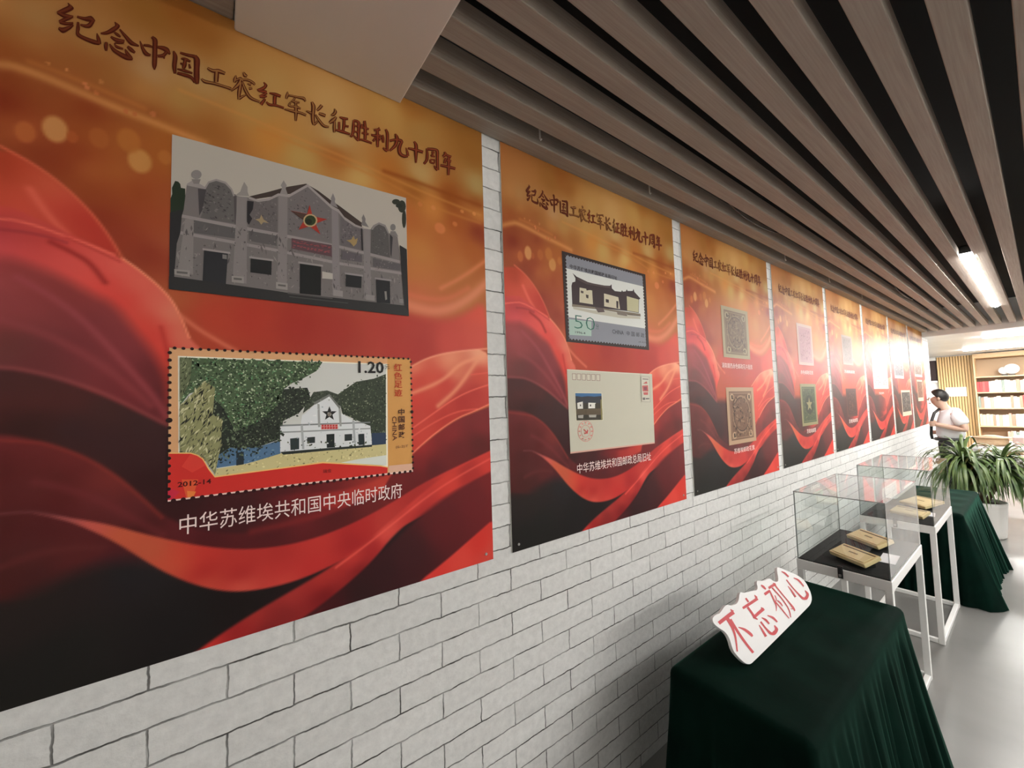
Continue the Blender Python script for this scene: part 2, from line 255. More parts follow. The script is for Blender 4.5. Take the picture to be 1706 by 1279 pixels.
# printed artwork, colours with light falloff painted in, measured on the poster in tenths of a millimetre: [s, t] from its lower left corner
ART=[('L',None,[450,13880,168,115,64,929,13906,159,118,70,1716,13947,156,113,61,2690,15088,136,88,35,3235,15413,134,78,28,3704,15054,138,85,33,4458,14642,163,118,63,2707,13606,168,129,88,3594,13890,165,129,80,5137,14470,168,129,73,6665,14642,176,136,82,8481,15049,168,127,68,9311,15511,151,98,41,9516,14962,156,115,59,11408,15267,140,92,37,11652,14782,136,88,33,9484,13372,170,139,87,11748,13662,159,134,82,6824,13596,174,143,92,460,13439,145,92,44,468,13062,135,66,24,484,12375,130,58,24,494,11940,115,36,14,1744,12300,125,46,18,1295,12502,136,66,30,940,13383,163,111,61,1196,13188,142,84,38,946,13058,140,72,28,1729,13189,140,80,36,1463,12852,150,86,40,2012,13119,142,92,42,2019,12630,145,80,35,2609,13117,168,115,59,2720,12581,140,76,32,3255,13190,161,120,63,3841,12668,146,90,38,5137,12939,179,118,51,5864,12660,170,136,75,4726,13523,168,127,68,7507,12526,183,148,87,6820,13077,150,86,32,8449,13029,158,94,34,9259,12781,142,82,24,10603,12867,132,66,14,11724,12899,122,62,16,11767,12614,192,125,61,9900,12344,185,118,54,9032,11797,166,92,40,10820,12008,150,76,26,11746,11948,120,42,16,9429,10672,176,112,52,9205,10020,176,106,52,11540,11112,156,82,26,10780,10520,166,96,42,9190,9216,180,96,56,10446,11312,165,92,40,7865,12063,179,113,47,819,11383,160,82,40,1755,11621,148,74,30,2225,11734,152,84,34,1581,11217,130,48,20,987,11064,124,48,22,1766,10946,165,90,42,1325,10901,130,48,20,2236,10967,162,92,40,2942,11641,155,86,32,3044,12197,150,84,30,2240,10690,150,70,30,1959,10398,140,60,24,2538,10641,138,58,22,2953,10621,150,74,36,1967,9925,130,44,22,2256,9588,138,50,28,2854,10016,150,66,34,2759,9281,130,44,24,3071,9636,155,76,46,3193,8214,165,80,45,3307,7652,160,60,35,3872,7856,170,56,36,4739,7948,165,50,35,5849,7898,152,42,32,6780,7812,156,46,36,8181,7935,166,52,42,9371,7840,180,62,50,8948,7222,165,48,38,3860,9815,150,70,34,5856,10269,160,90,40,7482,10266,168,96,44],0),('S',[-2078,11470,477,12687,791,12718,1206,12660,1557,12598,2117,12492,2827,12406,3724,12264],8,(200,138,80),0.6),('S',[867,12913,1375,12876,1922,12796,2614,12681],5,(175,105,52),0.45),('S',[3253,13418,4463,13328,5865,13187,7513,13061,9472,12784,11845,12589],4,(184,124,62),0.5),('S',[4861,13081,6491,12957,8251,12766,9900,12344,11835,12266],4,(176,112,50),0.45),('S',[8256,13063,9477,13057,10846,12983,11857,12959],6,(126,60,12),0.6),('L',[-5348,5800,12661,4922,11916,-15237,-5030,-286],[692,3204,62,20,20,4502,2344,62,20,20,742,953,26,20,18],0.03),('L',[8194,8788,8574,8547,9383,8420,10145,8376,10971,8695,12060,9446,11984,7155,10694,7311,8162,6622],[9169,8121,166,52,42,10471,7717,186,64,52,11728,8911,196,72,52,11700,8023,190,70,55,9365,7541,162,46,38,8368,7761,165,50,40],0.02),('S',[7472,9338,8580,8935,9389,8742,10154,8750,11108,9208,12082,10084],15,(216,134,104),0.6),('S',[10173,9566,11010,10084,12110,10956],7,(205,120,80),0.6),('S',[8392,9294,9397,9105,10392,9177,11246,9729],9,(205,105,75),0.45),('L',[-2032,10165,516,10977,993,10746,1420,10407,1782,9983,2066,9543,2323,8998,1795,9186,1354,9374,544,9731,-1996,9119],[523,10670,158,54,26,604,10426,150,48,25,840,10378,190,75,48,1167,10328,195,90,60,537,10035,190,70,48,927,10027,195,72,52,1425,10147,195,82,60,1259,9892,190,60,45,1516,9936,174,54,38,1787,9717,170,48,36,2118,9256,172,48,36,1348,9696,188,62,48,1013,9773,196,76,58,1695,9786,172,46,35],0.006),('S',[516,10977,993,10746,1420,10407,1782,9983,2066,9543,2323,8998],2.5,(208,96,70),0.7),('S',[923,10215,1093,9884,1282,9589,1456,9399],6,(214,98,78),0.65),('L',[-1996,9119,542,9816,935,9676,1352,9477,1794,9279,2312,9037,2561,8850,2871,8566,3139,8236,3305,7868,3442,7375,3820,6961,3213,6223,3113,5526,-1906,6575],[545,9670,200,70,55,552,9355,165,50,52,555,9246,150,45,50,944,9202,152,42,44,1187,9309,168,50,48,559,9041,205,75,78,949,9004,212,78,72,1357,9182,205,70,65,1797,9081,212,86,76,2267,8837,214,92,80,2565,8545,208,95,78,2875,8172,206,96,80,3163,7924,208,124,98,3277,7362,206,112,88,3422,7085,204,104,84,564,8824,200,75,75,1363,8862,210,78,72,1805,8620,212,76,68,2084,8400,206,62,55,2374,8105,202,56,48,2678,7591,200,60,48,2906,7333,196,46,40,3046,6922,200,50,42,3082,6503,200,60,40,1439,9369,190,62,52,1795,9213,196,70,60,1019,9484,205,80,64],0.005),('S',[-1988,8896,548,9524,938,9501,1354,9374,1794,9239,2168,9104],2,(224,106,86),0.7),('S',[554,9282,863,9308,1187,9284,1442,9214],3,(140,40,46),0.55),('S',[1231,9179,1532,9026,1801,8857,2036,8460],4.5,(142,32,28),0.75),('S',[1440,9330,1795,9186,2265,8960],2,(170,45,40),0.5),('S',[2312,9037,2561,8850,2871,8566,3139,8236,3305,7868,3476,7349],2,(232,140,108),0.8),('S',[3305,7868,3643,7567,3994,7329,4385,7082],5,(206,110,84),0.7),('S',[2966,7549,3043,7203,3111,6784],4,(170,34,30),0.55),('L',[-1967,8316,565,8776,956,8657,1370,8479,1812,8187,2184,7999,2480,7504,2786,7047,2975,6667,3106,6279,3181,5106,2312,5690,1582,6215,-1903,6480],[569,8619,152,54,56,801,8505,132,52,50,578,8224,152,66,68,1041,8423,136,52,50,1377,8098,130,48,46,1815,8030,134,50,48,2095,7667,126,48,50,2387,7158,126,46,50,1823,7508,115,42,46,1387,7592,122,48,50,976,7672,140,56,58,591,7627,146,60,62,597,7390,132,52,52,602,7152,92,42,38,833,7050,92,42,40,610,6798,96,50,46,1233,6953,100,38,40,1655,6979,112,40,44,2297,6750,118,42,46,2793,6468,96,30,34,2497,6220,112,36,40,3076,6083,86,26,30,1077,6638,96,36,38,614,6609,98,40,42],0.018),('S',[804,8358,1211,8074,1643,7684,2104,7072,2543,6422,2902,5878,3136,5386],6,(152,64,70),0.6),('S',[595,7485,1063,7312,1396,7114,1835,6796,2303,6351,2801,5743],7,(140,58,62),0.5),('L',[-1904,6518,616,6527,1082,6419,1582,6215,2121,5930,2703,5515,3223,5159,3662,5045,5554,5268,8135,4776,9719,4276,9276,3162,8102,2496,6737,2172,4752,2288,3688,1695,2340,3731,-1854,5068],[623,6210,64,28,28,1088,6091,68,28,26,631,5858,78,30,28,1094,5824,80,30,28,1589,5862,74,28,26,2125,5669,60,28,26,2706,5340,54,28,28,1101,5486,46,16,14,869,5355,42,14,12,1598,5311,50,24,26,2322,5006,52,24,26,3037,4814,52,24,26,2923,4038,46,16,18,3347,3427,48,14,16,639,5508,60,20,18,4499,3080,56,18,20,5275,3248,72,18,22,6127,2946,96,24,26,6740,2639,112,28,30,7752,3159,140,40,36,8888,3968,150,46,38,3906,2762,64,18,22,3891,5059,60,20,20,5553,4948,90,26,26],0.005),('S',[-1905,6527,615,6574,1081,6468,1581,6278,2120,5995,2703,5583,3148,5247],3.5,(132,62,64),0.6),('L',[-1868,5480,645,5252,1029,5130,1437,4940,1871,4649,2334,4184,2726,3667,3034,3239,3680,2739,4752,2437,6125,2493,7400,2812,8487,3271,9284,3544,9238,1275,4505,1469,2370,1682,-1766,2577],[649,5101,110,36,38,1111,4980,110,34,34,1610,4689,112,36,34,2149,4145,116,40,34,653,4904,84,20,22,1116,4740,88,24,24,1613,4528,94,26,28,660,4580,72,16,14,1448,4339,76,18,16,2058,4132,108,36,34,1127,4167,86,30,30,673,4005,82,22,22,1457,3876,76,16,16,1974,3791,92,32,34,2534,3438,88,30,32,684,3547,66,18,18,1304,3304,72,18,20,1897,3056,80,22,24,2735,2979,60,14,16,1076,2861,76,28,28,1644,2746,80,26,26,2359,2446,70,22,28,707,2523,62,20,18,1163,2397,60,22,22,3352,2877,86,24,28,3907,2592,72,18,22,4500,2785,80,20,24,5141,2505,72,18,22,5833,2837,100,26,30,6741,2672,78,20,22,7747,2754,96,26,26,8483,2996,120,32,30],0.006),('S',[-1866,5424,1030,5094,1437,4903,1871,4611,2334,4145,2727,3627,3034,3185],3,(134,46,36),0.55),('S',[1126,4250,1621,4033,2157,3634,2634,3184,3038,2808],7,(108,38,40),0.5),('S',[680,3707,1059,3683,1299,3591,1548,3459],2.5,(112,60,60),0.55),('S',[703,2693,1154,2842,1643,2844,2080,2741],6,(92,36,34),0.5),('S',[4751,2511,5832,2551,7065,2749,8298,3188],7,(128,34,34),0.5),('L',[4878,3192,5551,3360,6744,3141,8116,3412,9295,4080,9280,3353,8109,2962,6741,2706,5550,2920],[5141,3270,74,18,22,5834,3156,112,26,28,6743,2973,152,40,36,8114,3286,176,56,44,7403,3072,165,48,42,9086,3853,170,50,42,5550,3014,90,22,26],0.008),('L',[-1765,2531,720,1937,1016,2071,1326,2175,1652,2321,1996,2400,2453,2409,2943,2232,3689,1626,4882,1142,7384,1351,12611,3587,12344,-3657,3410,-3367,-1589,-2487],[1517,645,24,22,20,1173,1930,32,24,22,1738,2237,32,22,22,2551,2204,28,24,26,3373,573,22,18,18,5826,477,30,16,18,4507,889,22,14,14,727,1623,32,24,22,755,398,24,22,20],0.025),('L',[8157,6250,9062,6858,9785,7205,10697,7417,12212,7613,12139,5476,12010,5567,11363,5305,10635,5124,9726,4571,9091,4100,8117,3503],[9143,6802,216,118,90,11678,7318,222,152,118,10456,7133,218,134,102,9342,6414,190,60,45,9764,6259,200,74,55,10679,6744,206,112,82,9124,5828,196,56,45,10206,6261,186,52,42,11657,6661,190,66,50,11384,6010,170,45,38,9745,5421,186,52,42,9318,5240,186,60,48,10887,5677,164,40,34,9307,4697,190,60,48,10178,5144,172,44,36,8536,6252,200,70,55],0.004),('S',[8157,6250,9062,6858,9785,7205,10697,7417,12212,7613],2.5,(232,160,126),0.7),('S',[9046,5965,9763,6219,10325,6509,10803,6979,11677,7274],6,(222,142,108),0.7),('S',[9966,5535,10660,6056,11106,6585,11545,7137],7,(218,138,104),0.75),('S',[9024,4831,9742,5263,10536,5746,11262,6053,12167,6294],2,(222,104,84),0.8),('S',[9019,4564,9735,4966,10641,5330,11490,5386],2,(214,92,74),0.75),('S',[9009,4032,9726,4571,10634,5083,11363,5305,12143,5586],2.2,(232,126,100),0.85),('S',[11278,6610,12181,6717],2,(216,92,74),0.6),('L',[8114,3322,9089,4024,9725,4512,10633,5041,11362,5262,12410,5557,12350,3877,10589,3387,9271,2934,8102,2496],[9287,3697,120,28,30,10390,4585,126,30,32,11725,4795,116,30,32,9297,4215,150,36,34,11577,4119,82,20,20,9701,3454,82,20,24,9076,3341,96,24,26,10605,3996,96,24,26,8294,2934,100,24,26],0.004),('L',[1020,3678,1547,3484,2163,3213,2836,2826,3683,2404,4503,2110,5410,1985,6272,2026,7225,2224,8288,2590,9273,3029,10590,3448,12628,4030,12579,2707,9671,2139,8275,1708,7385,1419,6495,1143,5686,1001,4882,1023,4265,1164,3690,1474,3151,1898,2743,2310,2260,2838,1720,3303,1381,3503],[1218,3594,110,50,50,1548,3447,152,76,75,1893,3280,192,82,70,2352,2881,182,82,54,2840,2456,176,80,54,3358,2194,192,66,46,3150,2046,184,78,54,3796,2195,182,46,40,3799,1734,152,26,26,3801,1470,192,78,58,4503,1906,172,46,40,4505,1541,150,28,28,4506,1178,202,84,68,5410,1831,162,40,36,5410,1370,172,42,40,5410,1095,190,64,54,6271,1816,178,48,42,6119,1339,176,42,40,7392,2036,168,38,36,8096,2032,176,52,46,9269,2820,162,42,38,7220,1731,150,30,32,10583,3184,190,54,46,12080,3750,196,58,48],0.0035),('L',[5544,-501,6114,72,7045,596,8085,1269,9254,2063,10570,2680,12605,3410,12499,539,9206,-300,7364,-508],[7371,164,42,18,20,8830,816,56,20,24,10093,1669,86,22,26,11270,2263,96,24,28,12046,2780,108,26,28,6719,-127,60,16,20,5824,-297,96,26,28,8076,653,48,18,22],0.012),('L',[3380,-162,4037,184,4756,490,5546,764,6418,1067,7218,1443,8094,1943,9062,2588,10131,3203,12629,4074,12599,3256,10571,2741,9256,2177,8366,1616,7724,1008,7044,563,6262,150,5274,-281],[3812,6,186,46,40,4756,402,156,46,40,4510,141,140,26,28,5546,687,158,46,42,5409,274,120,30,30,6417,905,168,46,40,6414,422,108,18,22,7215,1223,186,52,46,8092,1748,208,74,64,7730,1407,150,30,32,9098,2394,202,62,54,10350,3014,196,56,46,11944,3612,190,52,44,9256,2177,150,34,34,7379,841,110,20,24,5012,-156,110,26,28,11050,3021,160,40,36],0.006),('S',[6729,1098,7557,1516,8467,2030,9471,2597,10580,3083,12074,3598],3,(222,92,78),0.6),('L',[9011,-59,10061,390,10987,860,12429,1593,12342,-814,9204,-392],[9625,47,196,52,46,11467,669,190,46,38,11831,228,186,62,52,10734,237,200,62,52],0.005)]
BOKEH=[[1243,11618,188,288,(194,138,82)],[2559,11389,205,285,(186,132,72)],[835,11390,145,228,(172,92,46)],[1893,11674,159,233,(160,86,38)],[2372,11804,201,283,(166,98,42)],[2996,11631,130,176,(166,98,44)],[10178,11675,208,193,(192,112,64)],[10771,11974,97,88,(184,104,56)],[1487,11543,88,133,(160,80,36)],[1114,13013,25,39,(190,120,70)],[1390,12992,26,40,(196,126,78)],[1662,12811,36,54,(190,112,70)],[1690,12742,36,55,(190,112,70)],[1900,12981,37,55,(172,108,62)],[2772,12603,53,73,(176,100,60)],[9945,12335,91,85,(190,120,66)],[11078,12517,75,67,(190,120,66)],[11584,12565,78,69,(196,128,70)],[9462,12325,87,83,(180,108,56)],[1830,12683,37,55,(180,100,56)],[2313,12478,40,57,(176,96,54)],[2464,12471,40,57,(170,92,50)]]
TITLE=[[[[1369,14484,1381,14445,1297,14327,1220,14214],[1382,14507,1465,14422,1330,14228,1231,14160]],(96,42,20)],[[[1224,14158,1332,14131,1459,14209],[1243,14238,1348,14239,1461,14262]],(96,42,20)],[[[1431,14243,1321,14129,1247,14025],[1447,14192,1346,14054,1267,13967]],(96,42,20)],[[[1264,13963,1358,13978,1464,14064],[1275,14043,1361,14056,1461,14114]],(96,42,20)],[[[1454,14066,1388,13983,1311,13906,1259,13886],[1473,14035,1416,13919,1316,13781,1245,13833]],(96,42,20)],[[[1514,14243,1621,14243,1706,14259,1773,14274],[1522,14298,1628,14331,1731,14412,1796,14342]],(96,42,20)],[[[1731,14313,1683,14214,1646,14169,1571,14138],[1778,14280,1725,14138,1643,14088,1565,14096]],(96,42,20)],[[[1516,14146,1506,13985,1515,13833,1637,13790,1778,13780,1865,13806],[1550,14165,1565,14018,1561,13913,1661,13886,1798,13891,1878,13889]],(96,42,20)],[[[1816,14051,1819,13912,1856,13815],[1832,14067,1877,13970,1897,13859]],(96,42,20)],[[[2094,14472,2107,14409,2062,14337,1969,14198,1880,14110],[2108,14496,2188,14437,2108,14262,1988,14120,1883,14072]],(96,42,20)],[[[2175,14338,2260,14208,2365,14088,2505,14111],[2196,14376,2301,14285,2406,14193,2515,14155]],(96,42,20)],[[[2091,14220,2136,14171,2194,14162],[2108,14261,2166,14246,2210,14204]],(96,42,20)],[[[2034,14073,2134,14026,2265,14082],[2051,14129,2153,14126,2271,14153]],(96,42,20)],[[[2251,14115,2169,14050,2096,13977,2134,13881,2243,13898],[2257,14051,2174,13999,2121,13975,2157,13951,2252,13948]],(96,42,20)],[[[1951,13926,1939,13818,1958,13721],[1995,13946,2001,13851,1994,13743]],(96,42,20)],[[[2018,13904,2072,13778,2185,13715,2300,13684,2405,13728],[2036,13933,2112,13862,2221,13827,2330,13813,2415,13786]],(96,42,20)],[[[2272,13923,2297,13793,2374,13742],[2288,13944,2350,13876,2407,13807]],(96,42,20)],[[[2308,13998,2357,13926,2434,13905],[2334,14050,2400,14020,2457,13961]],(96,42,20)],[[[2518,14252,2552,14070,2614,13957,2710,13986],[2536,14272,2603,14135,2660,14062,2721,14045]],(96,42,20)],[[[2584,14169,2669,14194,2749,14216],[2588,14226,2678,14267,2757,14261]],(96,42,20)],[[[2828,14244,2921,14247,2976,14225,3051,14200],[2837,14318,2947,14368,3035,14353,3075,14239]],(96,42,20)],[[[2974,14259,2921,14162,2832,14091],[3018,14222,2950,14086,2838,14024]],(96,42,20)],[[[2916,14122,2947,14043],[2976,14165,2967,14057]],(96,42,20)],[[[2712,14445,2743,14386,2744,14178,2742,13941,2744,13773,2774,13683],[2748,14512,2829,14464,2833,14224,2831,13983,2823,13811,2794,13693]],(96,42,20)],[[[3109,14323,3115,14186,3102,13955,3130,13765],[3139,14351,3199,14236,3185,13995,3182,13796]],(96,42,20)],[[[3239,14327,3377,14331,3517,14349],[3251,14389,3391,14416,3533,14458]],(96,42,20)],[[[3496,14397,3513,14297,3509,14073,3510,13850,3547,13699],[3554,14467,3627,14379,3624,14128,3625,13912,3613,13738]],(96,42,20)],[[[3264,14202,3342,14194,3436,14198],[3271,14248,3363,14287,3454,14261]],(96,42,20)],[[[3316,14211,3291,14090,3282,13984],[3369,14230,3375,14109,3343,13991]],(96,42,20)],[[[3245,14062,3349,14072],[3250,14108,3359,14148]],(96,42,20)],[[[3403,14144,3415,14030],[3434,14171,3467,14074]],(96,42,20)],[[[3193,13893,3326,13899,3479,13923],[3200,13938,3341,13983,3491,13978]],(96,42,20)],[[[3191,13778,3325,13783,3445,13787,3512,13707],[3204,13853,3345,13883,3483,13875,3548,13756]],(96,42,20)],[[[3766,14205,3875,14164,3991,14206,4129,14222],[3787,14268,3895,14267,4009,14325,4151,14312]],(132,88,46)],[[[3914,14204,3909,14066,3910,13932],[4017,14248,4012,14109,4001,13969]],(132,88,46)],[[[3651,13875,3717,13809,3902,13848,4133,13871,4249,13873,4241,13917],[3672,13920,3741,13903,3918,13934,4151,13951,4273,13954,4257,13884]],(132,88,46)],[[[4358,14332,4311,14210,4311,14114],[4382,14337,4393,14226,4358,14121]],(132,88,46)],[[[4355,14145,4463,14241,4510,14197],[4337,14193,4472,14338,4548,14255]],(132,88,46)],[[[4512,14479,4534,14370,4607,14390],[4545,14517,4597,14476,4624,14458]],(132,88,46)],[[[4446,14296,4393,14138,4258,13869],[4514,14295,4470,14097,4282,13846]],(132,88,46)],[[[4450,14181,4399,13926,4403,13692],[4510,14194,4490,13951,4451,13708]],(132,88,46)],[[[4457,13698,4521,13786,4609,13900],[4421,13744,4491,13840,4599,13924]],(132,88,46)],[[[4490,14239,4632,14285,4735,14262,4770,14242],[4494,14302,4649,14368,4773,14343,4801,14284]],(132,88,46)],[[[4612,14200,4695,14190],[4620,14242,4712,14273]],(132,88,46)],[[[4725,14179,4649,14135],[4733,14121,4659,14063]],(132,88,46)],[[[4488,14180,4547,13980,4669,13819,4885,13815],[4534,14224,4612,14054,4715,13914,4905,13882]],(132,88,46)],[[[4971,14419,4998,14364,4937,14280,4830,14172],[4998,14455,5075,14384,4981,14203,4843,14118]],(118,52,26)],[[[4867,14112,4993,14131,5058,14161],[4871,14161,5003,14230,5068,14228]],(118,52,26)],[[[5047,14206,4957,14102,4885,14023],[5079,14151,4986,14044,4905,13973]],(118,52,26)],[[[4893,13958,4987,13985,5068,14062],[4896,14022,4982,14062,5058,14104]],(118,52,26)],[[[5004,13996,4942,13899,4886,13800],[5044,13975,5003,13867,4956,13762]],(118,52,26)],[[[5111,14170,5250,14170,5378,14181],[5120,14220,5273,14274,5401,14268]],(118,52,26)],[[[5202,14150,5195,14017,5195,13918],[5295,14185,5288,14055,5288,13960]],(118,52,26)],[[[5036,13895,5104,13825,5268,13875,5456,13889],[5064,13941,5127,13910,5282,13952,5473,13959]],(118,52,26)],[[[5541,14435,5500,14308,5493,14205],[5568,14443,5581,14327,5546,14214]],(132,88,46)],[[[5556,14313,5779,14353,5938,14375,5978,14327],[5566,14374,5791,14423,5976,14474,6022,14376]],(132,88,46)],[[[5721,14354,5664,14246],[5765,14333,5708,14225]],(132,88,46)],[[[5632,14179,5750,14186,5853,14227],[5642,14231,5763,14265,5859,14280]],(132,88,46)],[[[5609,14166,5556,14031,5659,14013],[5651,14155,5621,14089,5684,14083]],(132,88,46)],[[[5666,14029,5788,14043,5876,14056],[5678,14099,5809,14131,5892,14109]],(132,88,46)],[[[5473,13871,5663,13881,5874,13918,6009,13914],[5483,13923,5680,13968,5893,13998,6032,13985]],(132,88,46)],[[[5728,14204,5713,13951,5727,13661],[5785,14231,5812,13993,5783,13682]],(132,88,46)],[[[6139,14392,6156,14261,6143,14009,6154,13822,6186,13726],[6195,14439,6267,14321,6247,14051,6249,13871,6245,13760]],(132,88,46)],[[[6239,13728,6313,13836,6349,13950],[6193,13775,6268,13863,6323,13957]],(132,88,46)],[[[6401,14450,6335,14330,6280,14228],[6472,14416,6401,14288,6320,14194]],(132,88,46)],[[[6011,14054,6142,14024],[6028,14108,6174,14123]],(132,88,46)],[[[6342,14111,6426,14098,6519,14102],[6362,14185,6459,14208,6549,14195]],(132,88,46)],[[[6243,14054,6336,13894,6465,13784,6618,13818],[6281,14097,6396,13970,6507,13873,6630,13882]],(132,88,46)],[[[6762,14466,6761,14383,6724,14314,6676,14260],[6791,14491,6854,14409,6780,14255,6686,14214]],(132,88,46)],[[[6806,14260,6709,14145,6611,14002],[6854,14236,6791,14075,6654,13947]],(132,88,46)],[[[6750,14077,6725,13893,6740,13724],[6813,14100,6820,13928,6802,13749]],(132,88,46)],[[[6909,14248,7027,14231,7163,14283],[6925,14305,7048,14335,7172,14357]],(118,52,26)],[[[7013,14239,6995,14042,6978,13879],[7094,14269,7092,14071,7058,13896]],(118,52,26)],[[[7061,14029,7175,14048],[7075,14103,7189,14124]],(118,52,26)],[[[6876,14110,6867,13966,6874,13847],[6940,14137,6947,13999,6938,13873]],(118,52,26)],[[[6788,13800,6988,13803,7210,13824],[6803,13865,7015,13906,7231,13900]],(118,52,26)],[[[7299,14339,7277,14137,7251,13905,7201,13785],[7349,14360,7368,14168,7339,13913,7255,13767]],(118,52,26)],[[[7317,14285,7413,14311,7432,14280,7421,14014,7418,13726],[7331,14379,7453,14407,7533,14336,7522,14051,7502,13756]],(118,52,26)],[[[7343,14147,7460,14177],[7352,14213,7469,14243]],(118,52,26)],[[[7331,13964,7456,13987],[7343,14030,7469,14054]],(118,52,26)],[[[7298,13863,7368,13772,7434,13716],[7324,13896,7419,13838,7485,13783]],(118,52,26)],[[[7551,14327,7516,14168],[7617,14336,7582,14177]],(118,52,26)],[[[7557,14186,7780,14212],[7575,14263,7799,14290]],(118,52,26)],[[[7557,14005,7771,14044],[7571,14081,7786,14121]],(118,52,26)],[[[7611,14447,7625,14183,7617,13857],[7697,14492,7729,14228,7712,13891]],(118,52,26)],[[[7503,13781,7668,13791,7859,13792],[7518,13848,7694,13879,7883,13860]],(118,52,26)],[[[8041,14366,8104,14409,7944,14323],[8105,14458,8148,14346,7950,14252]],(118,52,26)],[[[7850,14056,7993,14075,8159,14149],[7864,14134,8003,14171,8160,14224]],(118,52,26)],[[[8009,14303,7993,14055,8020,13752],[8099,14339,8109,14103,8091,13781]],(118,52,26)],[[[7969,14070,7876,13917],[8025,14046,7938,13890]],(118,52,26)],[[[8058,14077,8122,14003],[8115,14146,8193,14089]],(118,52,26)],[[[8178,14216,8185,14091,8192,13967],[8250,14255,8276,14133,8265,13994]],(118,52,26)],[[[8283,14437,8320,14309,8315,13995,8320,13735],[8352,14491,8421,14361,8416,14033,8403,13765]],(118,52,26)],[[[8385,13794,8307,13818,8240,13839],[8338,13707,8252,13734,8212,13804]],(118,52,26)],[[[8604,14413,8632,14292,8585,14057,8412,13799],[8656,14458,8756,14343,8682,14036,8456,13768]],(118,52,26)],[[[8456,14084,8654,14197,8798,14212,8820,14173],[8441,14171,8656,14293,8855,14335,8907,14249]],(118,52,26)],[[[8796,14243,8699,14005,8725,13786,8894,13726,9059,13797],[8894,14241,8831,14035,8836,13885,8934,13849,9061,13884]],(118,52,26)],[[[8973,14094,8990,13939,9017,13816],[9001,14113,9076,13993,9103,13865]],(118,52,26)],[[[9246,14400,9281,14281,9275,14015,9304,13694],[9310,14455,9411,14351,9406,14063,9364,13715]],(118,52,26)],[[[9047,14073,9298,14089,9579,14114],[9063,14145,9327,14204,9613,14231]],(118,52,26)],[[[9703,14338,9698,14130,9672,13940,9581,13777],[9765,14367,9803,14168,9779,13941,9656,13751]],(118,52,26)],[[[9749,14288,9984,14346,10065,14362,10070,14102,10072,13699],[9760,14392,10011,14475,10187,14452,10189,14147,10191,13742]],(118,52,26)],[[[10170,13769,10085,13814,10013,13852],[10092,13671,10009,13731,9977,13818]],(118,52,26)],[[[9924,14263,10019,14278],[9939,14327,10035,14342]],(118,52,26)],[[[9854,14128,10022,14128],[9877,14193,10046,14194]],(118,52,26)],[[[9916,14310,9911,14107],[9991,14337,9986,14134]],(118,52,26)],[[[9820,13989,9828,13871],[9883,14021,9912,13913]],(118,52,26)],[[[9858,13963,9983,14007,9960,13906],[9865,14035,10037,14076,10034,13926]],(118,52,26)],[[[9861,13865,9998,13882],[9879,13939,10017,13957]],(118,52,26)],[[[10374,14453,10390,14402,10306,14309],[10446,14509,10515,14406,10373,14253]],(118,52,26)],[[[10452,14341,10650,14324],[10495,14441,10699,14437]],(118,52,26)],[[[10414,14144,10656,14168],[10435,14232,10684,14279]],(118,52,26)],[[[10416,14273,10345,14048],[10482,14285,10454,14065]],(118,52,26)],[[[10221,13889,10514,13918,10819,13954],[10245,13986,10546,14039,10850,14066]],(118,52,26)],[[[10505,14318,10498,14050,10500,13661],[10618,14362,10633,14096,10589,13688]],(118,52,26)]]
